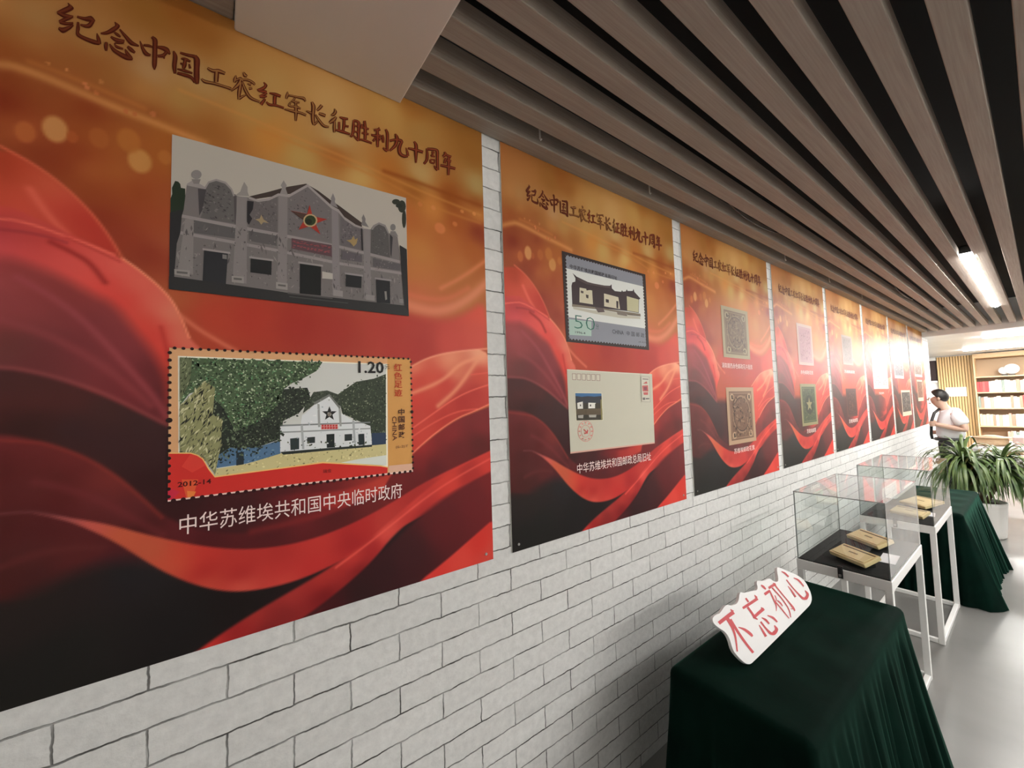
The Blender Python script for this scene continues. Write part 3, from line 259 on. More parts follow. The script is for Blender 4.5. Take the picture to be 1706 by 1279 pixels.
BUILDING=[[[3118,12239,8965,12388,8973,8476,3100,8469],(166,159,149)],[[3110,10158,3105,10648,3135,10771,3128,10921,3185,11110,3242,11109,3280,11064,3292,10972,3373,10977,3383,10537,3381,10152],(36,46,33)],[[3100,8469,3101,10306,3235,10400,3378,10458,3280,8691],(40,39,40)],[[8757,12197,8743,12153,8705,12110,8651,12076,8591,12059,8538,12062,8502,12084,8490,12120,8503,12164,8541,12207,8594,12240,8654,12258,8708,12256,8745,12234],(48,50,42)],[[8954,12097,8939,12003,8900,11920,8844,11864,8784,11848,8730,11873,8694,11935,8682,12021,8697,12115,8735,12198,8791,12253,8851,12271,8906,12246,8942,12184],(48,50,42)],[[8958,11682,8948,11544,8925,11430,8895,11363,8862,11354,8834,11407,8815,11510,8810,11643,8820,11780,8842,11894,8873,11963,8905,11972,8934,11919,8953,11816],(48,50,42)],[[8839,12091,8827,12056,8794,12022,8748,11995,8697,11981,8652,11982,8621,11998,8610,12027,8622,12061,8654,12095,8700,12122,8751,12137,8796,12136,8828,12119],(40,44,38)],[[4675,11170,5110,11427,5512,11681,6012,11935,6332,11821,6663,11642,6919,11527,7541,11191,7539,10997,6050,11712,5586,11505,4692,11079],(60,50,46)],[[3189,8732,3229,9583,3291,9863,3316,10288,3349,10450,3401,11090,3519,11100,3774,11101,3729,11028,3746,11120,3819,11286,3973,11403,4163,11391,4293,11248,4352,11103,4457,11105,4658,11135,4795,11079,5074,11202,5326,11428,5567,11447,6051,11907,6332,11729,6683,11438,6866,11381,7047,11184,7312,11061,7585,11023,7795,11045,7892,11207,8062,11324,8257,11288,8378,11066,8655,11015,8745,10245,8841,9855,8848,8765],(106,100,99)],[[3744,11091,3819,11278,3973,11383,4157,11369,4280,11236,4332,11080,4362,10362,3659,10301,3709,10471],(92,88,87)],[[3614,11052,3774,11081,3708,10549,3643,10375],(66,62,64)],[[4332,11130,4391,11127,4394,10330,4362,10342],(74,70,70)],[[3540,10270,4378,10264,4379,9972,3543,9923],(84,81,81)],[[4660,10280,5290,10262,5289,9976,4661,9975],(86,82,82)],[[6930,10217,7530,10190,7527,9959,6927,9927],(86,80,84)],[[7855,10159,8732,10130,8729,9911,7852,9885],(84,80,82)],[[4795,11058,5110,11191,5308,11357,5308,10344,4660,10334,4709,10992],(96,90,90)],[[6917,11244,7311,11013,7538,10983,7508,10339,6909,10352],(96,90,92)],[[7819,11031,8062,11289,8232,11252,8352,11020,8391,10276,7786,10301],(80,77,76)],[[5586,11417,6051,11862,6661,11385,6634,10407,5547,10357],(103,97,97)],[[3321,10320,4394,10330,5308,10344,6866,10343,8745,10245,8743,10153,6866,10259,5308,10258,4395,10240,3311,10241],(134,126,125)],[[3297,9902,4396,9903,5307,9894,6905,9840,8821,9877,8820,9790,6904,9756,5307,9813,4396,9826,3286,9824],(134,126,125)],[[3380,10228,3540,10251,3537,8885,3249,8892],(122,116,114)],[[4408,11091,4631,11136,4614,8836,4319,8841],(120,114,113)],[[5334,11421,5549,11441,5526,8801,5307,8832],(120,114,113)],[[6683,11414,6866,11381,6897,8822,6685,8815],(120,114,115)],[[7585,11023,7781,11042,7791,8826,7583,8846],(118,112,112)],[[3401,11102,3518,11236,3652,11181,3774,11121,3765,11078,3402,11063],(140,132,130)],[[3684,11428,3674,11374,3646,11323,3605,11287,3560,11273,3520,11282,3491,11314,3481,11361,3491,11415,3518,11465,3558,11502,3603,11517,3644,11508,3673,11476],(126,120,118)],[[3488,11246,3666,11304,3637,11177,3533,11144],(120,114,112)],[[4359,11096,4473,11234,4506,11368,4556,11521,4630,11407,4631,11282,4665,11167],(132,126,122)],[[5363,11439,5419,11630,5382,11684,5456,11852,5530,11730,5504,11634,5556,11474],(128,122,120)],[[6641,11496,6672,11644,6655,11686,6720,11869,6783,11714,6769,11626,6854,11462],(120,114,114)],[[7517,11113,7551,11267,7533,11335,7590,11471,7649,11341,7643,11242,7749,11097],(110,106,105)],[[8598,11307,8589,11256,8562,11211,8525,11180,8485,11171,8449,11183,8424,11216,8416,11262,8426,11313,8451,11358,8488,11389,8529,11399,8565,11387,8590,11354],(112,108,106)],[[8429,11139,8581,11176,8681,11021,8402,11032],(112,108,106)],[[4658,11165,4864,11128,5110,11251,5326,11445,5567,11473,6051,11934,6683,11484,6875,11421,7047,11222,7312,11090,7585,11052,7585,10994,7312,11023,7046,11146,6853,11340,6662,11399,6051,11853,5586,11409,5345,11381,5110,11183,4864,11069,4658,11094],(142,134,132)],[[3734,11108,3813,11292,3973,11411,4169,11398,4299,11259,4359,11088,4326,11062,4273,11218,4150,11343,3973,11359,3831,11258,3771,11104],(136,128,126)],[[7819,11051,7897,11208,8062,11334,8267,11301,8383,11068,8343,11048,8237,11233,8061,11269,7935,11168,7866,11043],(124,118,117)],['D',[3337,10217,4395,10248,5308,10258,6866,10250,8743,10153,8849,8841,3194,8826],520,[(84,79,78),(120,113,111),(112,105,105),(74,70,70),(128,121,118)],7,33,3],['D',[3337,10217,4395,10248,5308,10258,6866,10250,8743,10153,8849,8841,3194,8826],150,[(78,74,74),(126,119,117),(92,86,86)],37,111,4,1.57],['D',[5586,11373,6051,11803,6640,11379,6634,10453,5566,10384],90,[(84,79,79),(118,112,111),(74,70,71)],11,44,5],['D',[4795,11016,5290,11287,5290,10382,4762,10359],60,[(80,76,76),(114,108,108)],11,41,8],['D',[6938,11155,7492,10913,7486,10383,6931,10380],60,[(80,75,77),(114,108,109)],11,41,9],['D',[3759,11037,3973,11343,4261,11149,4329,10394,3704,10352],90,[(78,74,74),(110,104,103),(66,63,63)],11,44,10],['D',[7865,10954,8061,11224,8302,11008,8366,10321,7810,10330],50,[(68,65,66),(96,92,92)],11,37,12],[[5640,10270,6675,10301,6672,9955,5640,9978],(88,66,70)],[[3746,9530,4220,9538,4183,8751,3721,8755],(40,40,43)],[[4703,9518,5174,9536,5164,9154,4697,9144],(32,32,33)],[[5848,9601,6389,9609,6376,8767,5838,8752],(27,27,27)],[[7054,9504,7513,9512,7495,9152,7050,9135],(32,32,33)],[[7941,9502,8379,9510,8378,8791,7956,8775],(30,30,32)],[[3715,9575,4268,9592,4268,9540,3716,9524],(140,132,130)],[[4669,9565,5210,9589,5210,9534,4669,9512],(136,130,128)],[[5802,9649,6434,9667,6434,9613,5802,9592],(136,130,128)],[[7024,9554,7550,9571,7549,9513,7023,9498],(132,126,126)],[[7904,9554,8430,9573,8429,9513,7903,9496],(130,124,124)],[[6413,9474,6694,9464,6693,9290,6412,9271],(164,158,150)],[[4109,9500,4198,9502,4199,9390,4110,9389],(110,106,104)],[[8197,9160,8265,9170,8281,8916,8222,8884],(120,116,112)],[[4624,11030,4767,11050,4747,10835,4676,10670,4734,10581,4660,10396,4619,10469],(42,40,42)],[[7507,11013,7548,10999,7568,10328,7522,10318],(44,42,44)],[[8402,11032,8491,10952,8441,10286,8412,10380],(52,50,52)],[[4796,10576,4899,10624,4934,10739,4986,10626,5110,10552,4986,10554,4934,10465,4882,10544],(146,128,98)],[[7085,10532,7218,10586,7286,10721,7330,10611,7407,10677,7374,10502,7283,10387,7195,10486],(146,124,84)],[[3192,8956,3478,8970,3479,8818,3194,8826],(136,130,126)],[[4303,8986,4557,9001,4558,8827,4303,8826],(136,130,126)],[[5271,8983,5545,8984,5544,8804,5271,8805],(136,130,126)],[[6707,8987,6967,8988,6965,8813,6706,8813],(134,128,126)],[[7631,8981,7897,8981,7894,8816,7629,8819],(130,124,122)],[[8672,8994,8889,8998,8886,8856,8670,8858],(120,116,114)],[[3235,8915,3435,8924,3435,8875,3236,8863],(90,86,84)],[[4342,8944,4514,8953,4514,8901,4342,8892],(90,86,84)],[[5318,8931,5500,8934,5500,8883,5318,8880],(90,86,84)],[[5616,11039,6028,11053,6096,11333,6175,11024,6559,11038,6246,10830,6374,10544,6094,10711,5812,10544,5949,10844],(146,50,40)],[[5631,11034,6028,11044,5988,10908,5949,10844],(70,52,46)],[[6295,10933,6276,10846,6224,10767,6150,10712,6069,10691,5996,10710,5947,10762,5929,10839,5947,10925,5997,11004,6070,11060,6152,11081,6226,11064,6277,11012],(166,142,106)],[[6255,10923,6240,10854,6199,10792,6142,10749,6078,10733,6021,10747,5982,10789,5968,10849,5982,10917,6022,10979,6079,11022,6143,11039,6201,11026,6240,10984],(46,58,34)],[[6154,10861,6145,10824,6121,10789,6086,10765,6047,10755,6012,10762,5988,10784,5980,10816,5989,10854,6013,10888,6047,10912,6086,10923,6121,10916,6145,10894],(34,38,26)],[[3097,8765,3194,8770,5507,8734,8849,8790,8977,8695,8983,8462,3100,8461],(42,41,41)],[[5544,8740,6685,8747,6685,8710,5544,8697],(74,71,70)],[[5581,8646,7111,8656,7111,8629,5581,8612],(62,60,60)],[[8712,10747,8950,10655,8976,8629,8833,8763],(36,35,36)],[[5702,10178,5755,10181,5755,10164,5702,10161],(136,72,76)],[[5686,10207,5739,10210,5739,10192,5686,10189],(136,72,76)],[[5662,10195,5715,10198,5715,10181,5662,10178],(136,72,76)],[[5680,10089,5733,10092,5733,10074,5680,10071],(136,72,76)],[[5661,10026,5714,10029,5714,10012,5661,10009],(136,72,76)],[[5693,10080,5746,10083,5746,10065,5693,10063],(136,72,76)],[[5766,10166,5819,10169,5819,10151,5765,10148],(136,72,76)],[[5790,10179,5844,10182,5844,10165,5790,10161],(136,72,76)],[[5763,10195,5817,10198,5817,10180,5763,10177],(136,72,76)],[[5778,10093,5832,10096,5832,10078,5778,10075],(136,72,76)],[[5772,10078,5825,10081,5825,10064,5772,10061],(136,72,76)],[[5789,10095,5843,10098,5843,10080,5789,10077],(136,72,76)],[[5863,10177,5917,10180,5917,10162,5863,10159],(136,72,76)],[[5839,10170,5893,10173,5893,10155,5839,10152],(136,72,76)],[[5874,10232,5928,10235,5928,10218,5874,10214],(136,72,76)],[[5864,10098,5918,10101,5918,10084,5864,10081],(136,72,76)],[[5853,10069,5907,10072,5907,10054,5853,10052],(136,72,76)],[[5837,10073,5891,10075,5891,10058,5837,10055],(136,72,76)],[[5955,10215,6010,10218,6010,10200,5955,10197],(136,72,76)],[[5919,10183,5974,10186,5974,10169,5919,10166],(136,72,76)],[[5936,10181,5990,10184,5990,10166,5936,10163],(136,72,76)],[[5924,10075,5978,10078,5978,10060,5924,10057],(136,72,76)],[[5954,10070,6009,10073,6009,10055,5954,10052],(136,72,76)],[[5939,10083,5993,10086,5993,10068,5938,10066],(136,72,76)],[[5998,10169,6053,10172,6053,10154,5998,10151],(136,72,76)],[[6002,10175,6057,10179,6057,10161,6002,10158],(136,72,76)],[[6017,10172,6072,10175,6072,10158,6017,10154],(136,72,76)],[[6018,10040,6073,10043,6073,10025,6018,10022],(136,72,76)],[[6027,10085,6082,10088,6082,10070,6027,10067],(136,72,76)],[[6037,10060,6092,10063,6092,10045,6037,10043],(136,72,76)],[[6122,10209,6177,10212,6177,10194,6121,10191],(136,72,76)],[[6096,10192,6151,10195,6151,10177,6096,10174],(136,72,76)],[[6089,10187,6145,10191,6145,10173,6089,10169],(136,72,76)],[[6118,10079,6174,10082,6174,10064,6118,10061],(136,72,76)],[[6127,10093,6183,10096,6183,10078,6127,10075],(136,72,76)],[[6105,10050,6160,10053,6160,10035,6104,10032],(136,72,76)],[[6192,10192,6248,10195,6248,10177,6192,10174],(136,72,76)],[[6205,10180,6261,10183,6261,10165,6205,10162],(136,72,76)],[[6226,10198,6283,10202,6283,10184,6226,10180],(136,72,76)],[[6216,10097,6272,10100,6272,10082,6216,10079],(136,72,76)],[[6210,10052,6266,10055,6266,10037,6210,10034],(136,72,76)],[[6193,10067,6249,10070,6249,10052,6193,10049],(136,72,76)],[[6286,10179,6343,10183,6342,10165,6286,10161],(136,72,76)],[[6277,10213,6334,10216,6333,10198,6277,10195],(136,72,76)],[[6259,10208,6316,10211,6315,10193,6259,10190],(136,72,76)],[[6294,10047,6350,10050,6350,10032,6294,10029],(136,72,76)],[[6311,10089,6367,10092,6367,10074,6310,10071],(136,72,76)],[[6314,10099,6371,10102,6371,10084,6314,10081],(136,72,76)],[[6395,10237,6452,10240,6452,10222,6395,10219],(136,72,76)],[[6371,10237,6428,10240,6428,10222,6371,10219],(136,72,76)],[[6397,10195,6454,10198,6454,10180,6397,10176],(136,72,76)],[[6355,10069,6412,10072,6412,10054,6355,10051],(136,72,76)],[[6362,10073,6419,10075,6419,10057,6362,10054],(136,72,76)],[[6379,10101,6436,10104,6436,10085,6379,10082],(136,72,76)],[[6488,10232,6545,10235,6545,10217,6487,10214],(136,72,76)],[[6464,10241,6521,10244,6521,10226,6463,10223],(136,72,76)],[[6438,10227,6496,10230,6495,10212,6438,10208],(136,72,76)],[[6456,10047,6514,10050,6514,10032,6456,10029],(136,72,76)],[[6488,10083,6546,10086,6546,10067,6488,10064],(136,72,76)],[[6463,10065,6521,10068,6521,10050,6463,10047],(136,72,76)],[[6578,10231,6637,10234,6637,10216,6578,10212],(136,72,76)],[[6575,10226,6633,10229,6633,10211,6574,10207],(136,72,76)],[[6563,10202,6621,10205,6621,10187,6563,10183],(136,72,76)],[[6556,10066,6615,10069,6615,10051,6556,10048],(136,72,76)],[[6568,10112,6627,10115,6626,10097,6568,10094],(136,72,76)],[[6530,10095,6588,10098,6588,10080,6530,10077],(136,72,76)]]
STAMP=[[[3119,7083,9014,7085,9023,3494,3130,3544],(206,156,112)],[[8265,7085,9014,7085,9023,3494,8220,3502],(198,144,80)],[[3276,6895,8262,6886,8233,3721,3979,3945,3735,4437,3306,4588],(228,222,206)],[[3312,6861,8214,6851,8178,3773,3979,3981,3758,4464,3338,4620],(196,197,192)],[[6805,5949,7312,6316,7846,6422,8210,6569,8179,4473,7755,4598,7719,4985,7301,5200,6924,5401],(52,60,47)],[[5944,5604,6172,6019,6523,6068,6825,5949,6904,5576,6562,5908,6248,5722,5906,5440],(62,68,58)],[[4630,6029,5438,6104,6021,6145,6114,5809,5796,5444,5437,5257,5367,4781,4893,4624,4445,4626,4138,4690,4227,5018],(46,52,44)],[[3312,6861,4757,6857,6410,6866,6252,6613,5910,6395,5652,6268,5438,6096,5367,5742,4892,5284,4197,4945,4135,5322,3833,6145,3491,6000,3322,5717],(74,92,66)],['D',[6743,5928,7270,6369,7847,6492,8211,6639,8178,4450,7731,4532,7692,4964,7258,5166,6882,5359],120,[(52,60,47),(40,48,36),(70,80,62)],22,56,11],['D',[6805,5949,7312,6316,7846,6422,8210,6569,8179,4473,7755,4598,7719,4985,7301,5200,6924,5401],330,[(92,104,80),(30,36,28),(70,84,60),(124,132,108),(26,30,26)],15,33,1],['D',[5944,5604,6172,6019,6523,6068,6825,5949,6904,5576,6562,5908,6248,5722,5906,5440],110,[(92,100,84),(36,40,34),(70,78,64)],11,30,2],[[4022,4187,4093,4694,4445,4626,4893,4624,5373,4761,5373,4375,4635,4228],(78,108,138)],[[4414,4516,4571,4531,4572,4190,4415,4185],(36,46,52)],['D',[4022,4187,4093,4694,4445,4626,4893,4624,5373,4761,5373,4375,4635,4228],50,[(50,78,104),(110,138,160),(36,48,52)],15,41,3],[[5366,4443,5367,5148,5850,5134,5888,5399,5943,5418,6248,5714,6582,5921,6843,5578,6891,5402,7215,5186,7715,4999,7757,4408,6474,4434],(208,211,213)],[[5367,5160,7716,5121,7716,5085,5367,5116],(120,124,124)],[[5367,4980,7736,4934,7736,4902,5367,4941],(140,144,144)],[[6267,5701,6325,5678,6344,5043,6283,5046],(150,152,150)],[[6822,5579,6883,5533,6904,5032,6847,5035],(150,152,150)],[[5850,5121,5905,5130,5940,4470,5885,4471],(160,164,166)],[[7194,5192,7258,5175,7293,4456,7233,4453],(160,164,166)],[[6171,5732,6582,5964,6884,5577,6842,5535,6582,5895,6209,5672],(110,112,108)],[[5596,4780,5812,4788,5811,4478,5606,4472],(44,54,54)],[[6008,4781,6205,4783,6204,4617,6008,4616],(44,50,50)],[[6496,4830,6707,4832,6704,4447,6505,4452],(30,36,36)],[[6980,4796,7190,4795,7188,4606,6979,4605],(44,50,50)],[[7361,4779,7535,4776,7544,4453,7370,4450],(36,44,46)],[[6360,5105,6806,5102,6805,4964,6360,4970],(206,150,146)],[[6580,5620,6629,5477,6771,5465,6658,5375,6695,5227,6578,5316,6461,5238,6499,5381,6392,5478,6530,5480],(36,36,36)],[[6635,5386,6629,5360,6613,5340,6591,5329,6566,5331,6544,5343,6528,5365,6523,5391,6529,5416,6544,5437,6567,5447,6591,5447,6614,5434,6629,5413],(120,112,104)],[[7757,4778,8183,4768,8178,4417,7752,4408],(44,58,80)],[[6376,5104,6423,5106,6422,5055,6376,5054],(184,50,50)],[[6376,5041,6430,5042,6430,4987,6375,4986],(184,50,50)],[[6446,5100,6493,5102,6493,5051,6446,5050],(184,50,50)],[[6446,5037,6501,5038,6501,4983,6446,4982],(184,50,50)],[[6517,5097,6565,5098,6564,5047,6517,5045],(184,50,50)],[[6517,5033,6572,5034,6572,4978,6516,4977],(184,50,50)],[[6589,5093,6636,5094,6636,5043,6588,5041],(184,50,50)],[[6588,5029,6644,5030,6644,4974,6588,4973],(184,50,50)],[[6660,5089,6709,5090,6708,5039,6660,5037],(184,50,50)],[[6660,5024,6716,5025,6716,4969,6660,4969],(184,50,50)],[[6733,5085,6782,5086,6781,5034,6733,5033],(184,50,50)],[[6733,5020,6789,5021,6789,4965,6732,4964],(184,50,50)],['D',[5366,4443,5367,5148,5850,5134,5888,5399,6248,5714,6582,5921,6891,5402,7715,4999,7757,4408],40,[(168,176,180),(232,234,234),(150,156,150)],11,33,4],['D',[5367,4781,7758,4529,7756,4371,6473,4392,5436,4376],40,[(46,52,44),(80,86,70)],18,52,14],['D',[4630,6067,5438,6161,6040,6208,6171,5787,5851,5401,5490,5174,5401,4738,4893,4585,4445,4580,4108,4656,4227,5018],200,[(46,52,44),(36,42,34),(60,68,54)],26,59,51],['D',[4630,6029,5438,6104,6021,6145,6114,5809,5796,5444,5437,5257,5367,4781,4893,4624,4445,4626,4138,4690,4227,5018],620,[(92,104,84),(26,32,26),(60,72,54),(120,130,106),(22,26,22)],15,33,5],['D',[3312,6847,4757,6881,6469,6903,6369,6680,6213,6506,5909,6303,5652,6178,5491,6023,5420,5660,4925,5204,4198,4834,4135,5173,4759,6145],260,[(58,74,52),(74,92,66),(46,58,42)],30,67,61],['D',[3312,6861,4757,6857,6410,6866,6252,6613,5910,6395,5652,6268,5438,6096,5367,5742,4892,5284,4197,4945,4135,5322,3833,6145,3491,6000,3322,5717],1100,[(134,156,118),(104,128,90),(40,52,38),(166,182,146),(76,100,66),(92,140,96),(34,44,32),(178,190,160)],15,37,6],[[3834,6034,4133,5657,4349,5160,4320,4674,4079,4511,3958,4889],(40,46,38)],['D',[3834,6034,4133,5657,4349,5160,4893,4817,4893,4450,4322,4375,4080,4327,3958,4889],260,[(36,42,36),(70,82,62),(26,32,28),(104,116,92)],15,44,71],[[3322,5717,3492,5928,3774,6292,3980,6145,3940,5479,4134,5359,4093,4657,3993,4045,3787,4432,3672,4544,3333,4628],(134,134,94)],['D',[3322,5717,3492,5928,3774,6292,3980,6145,3940,5479,4134,5359,4093,4657,3993,4045,3787,4432,3672,4544,3333,4628],330,[(92,92,66),(170,168,128),(46,48,38),(122,122,88),(34,36,30),(190,188,150)],22,96,7,1.15],[[3312,6861,3540,6853,3503,6289,3340,5859,3321,5859],(96,104,76)],['D',[3312,6861,3540,6853,3503,6289,3340,5859,3321,5859],60,[(60,66,46),(140,146,112),(44,50,36)],18,59,8,1.3],[[3979,3981,4028,4168,4635,4220,5401,4412,6552,4410,8187,4416,8178,3773,6393,4051,5093,4013],(190,180,130)],['D',[3979,3981,4028,4168,4635,4220,5401,4412,6552,4410,8187,4416,8181,3966,6953,4031,5093,4040],120,[(150,142,96),(212,204,158),(120,114,80),(206,196,144)],11,41,9],[[6871,3997,7375,4051,8182,4081,8178,3773],(204,208,200)],[[5366,4447,6552,4444,7752,4435,7752,4372,6552,4376,5436,4368],(40,46,42)],[[3137,4646,3531,4608,3658,4546,3764,4449,3875,4205,3993,3994,5093,4028,6393,4072,7993,3795,8233,3721,8230,3510,5435,3543,3130,3537],(226,176,108)],[[3137,4622,3531,4583,3649,4522,3747,4429,3861,4178,3988,3966,5093,3997,6393,4038,7993,3763,8214,3696,8211,3512,5435,3543,3130,3537],(192,44,38)],[[3371,4002,3676,3961,3581,3567,3457,3570],(206,82,48)],[[3137,3845,3346,3727,3188,3534,3130,3544],(188,38,62)],[[3469,3725,3636,3682,3581,3553,3484,3555],(214,120,56)],[[3531,4583,3649,4522,3747,4429,3817,4284,3563,4136,3368,4301],(202,58,48)],[[8248,3751,9002,3735,9023,3494,8244,3508],(206,164,140)],[[3129,3565,5435,3567,9023,3523,9027,3475,5435,3527,3130,3530],(222,190,180)],['P',[3138,7074,9014,7075],37,37,(34,16,16),-1],['P',[3131,7048,3145,3552],20,41,(34,16,16),9],['P',[9019,7066,9028,3494],20,37,(34,16,16),9],['P',[3145,3541,9023,3494],34,48,(44,12,16),-1],['D',[8413,6787,8707,6796,8683,5429,8392,5439],4,[(198,144,80)],7,11,10]]
STAMP2=[[[3127,12098,9165,12102,9172,8106,3197,8129],(44,33,31)],[[3323,11978,8921,11984,8941,8246,3339,8231],(122,124,132)],[[3292,11371,8964,11427,8969,9218,3289,9212],(194,196,192)],[[3403,9135,4840,9169,4799,8493,3391,8438],(150,172,162)],[[3667,9714,4975,9700,5800,9797,8546,9779,8537,9673,6904,9552,5080,9555,3713,9607],(168,164,150)],[[3639,10633,3700,10793,3888,10862,3907,11018,3739,11225,3981,11107,4713,10976,5517,10958,6248,11040,6379,11134,6391,10938,6610,10838,7095,10876,7147,10968,7228,10904,7450,10949,7539,11070,7600,10993,8013,11054,8092,11175,8150,11031,8636,10749,8509,10679,8433,9968,7457,9959,5686,9876,3645,9798],(52,40,42)],[[4154,10636,4581,10643,4605,10569,4804,10618,4974,10624,4992,9977,4104,9959],(182,175,152)],[[5793,10604,6280,10592,6847,10568,6935,9994,5765,9986],(184,176,154)],[[7513,10715,8473,10674,8407,9996,7493,9989],(168,164,132)],[[4217,10511,4396,10499,4379,10400,4216,10407],(70,60,56)],[[4538,10376,4721,10371,4695,10212,4557,10224],(60,50,48)],[[5897,10355,6128,10350,6118,10193,5899,10197],(50,42,42)],[[6673,10365,6833,10369,6807,10008,6668,10016],(52,42,42)],[[3631,9822,5686,9884,8559,9947,8591,9811,5801,9805,3625,9709],(112,102,88)],[[4005,11053,4712,10957,6246,11006,6303,10924,5513,10885,4594,10860,4054,10965],(70,58,58)],[[5100,9872,5686,9884,5795,9716,5317,9641],(84,72,70)],[[6670,9858,7451,9865,7472,9697,6722,9699],(110,100,92)],[[7481,9826,8515,9846,8477,9807,7477,9774],(84,74,66)],['P',[3299,11995,8953,12021],30,70,(44,33,31),-1],['P',[3303,11973,3318,8230],24,77,(44,33,31),-1],['P',[8951,11998,8984,8236],24,70,(44,33,31),-1],['P',[3328,8212,8968,8217],28,77,(44,33,31),-1]]
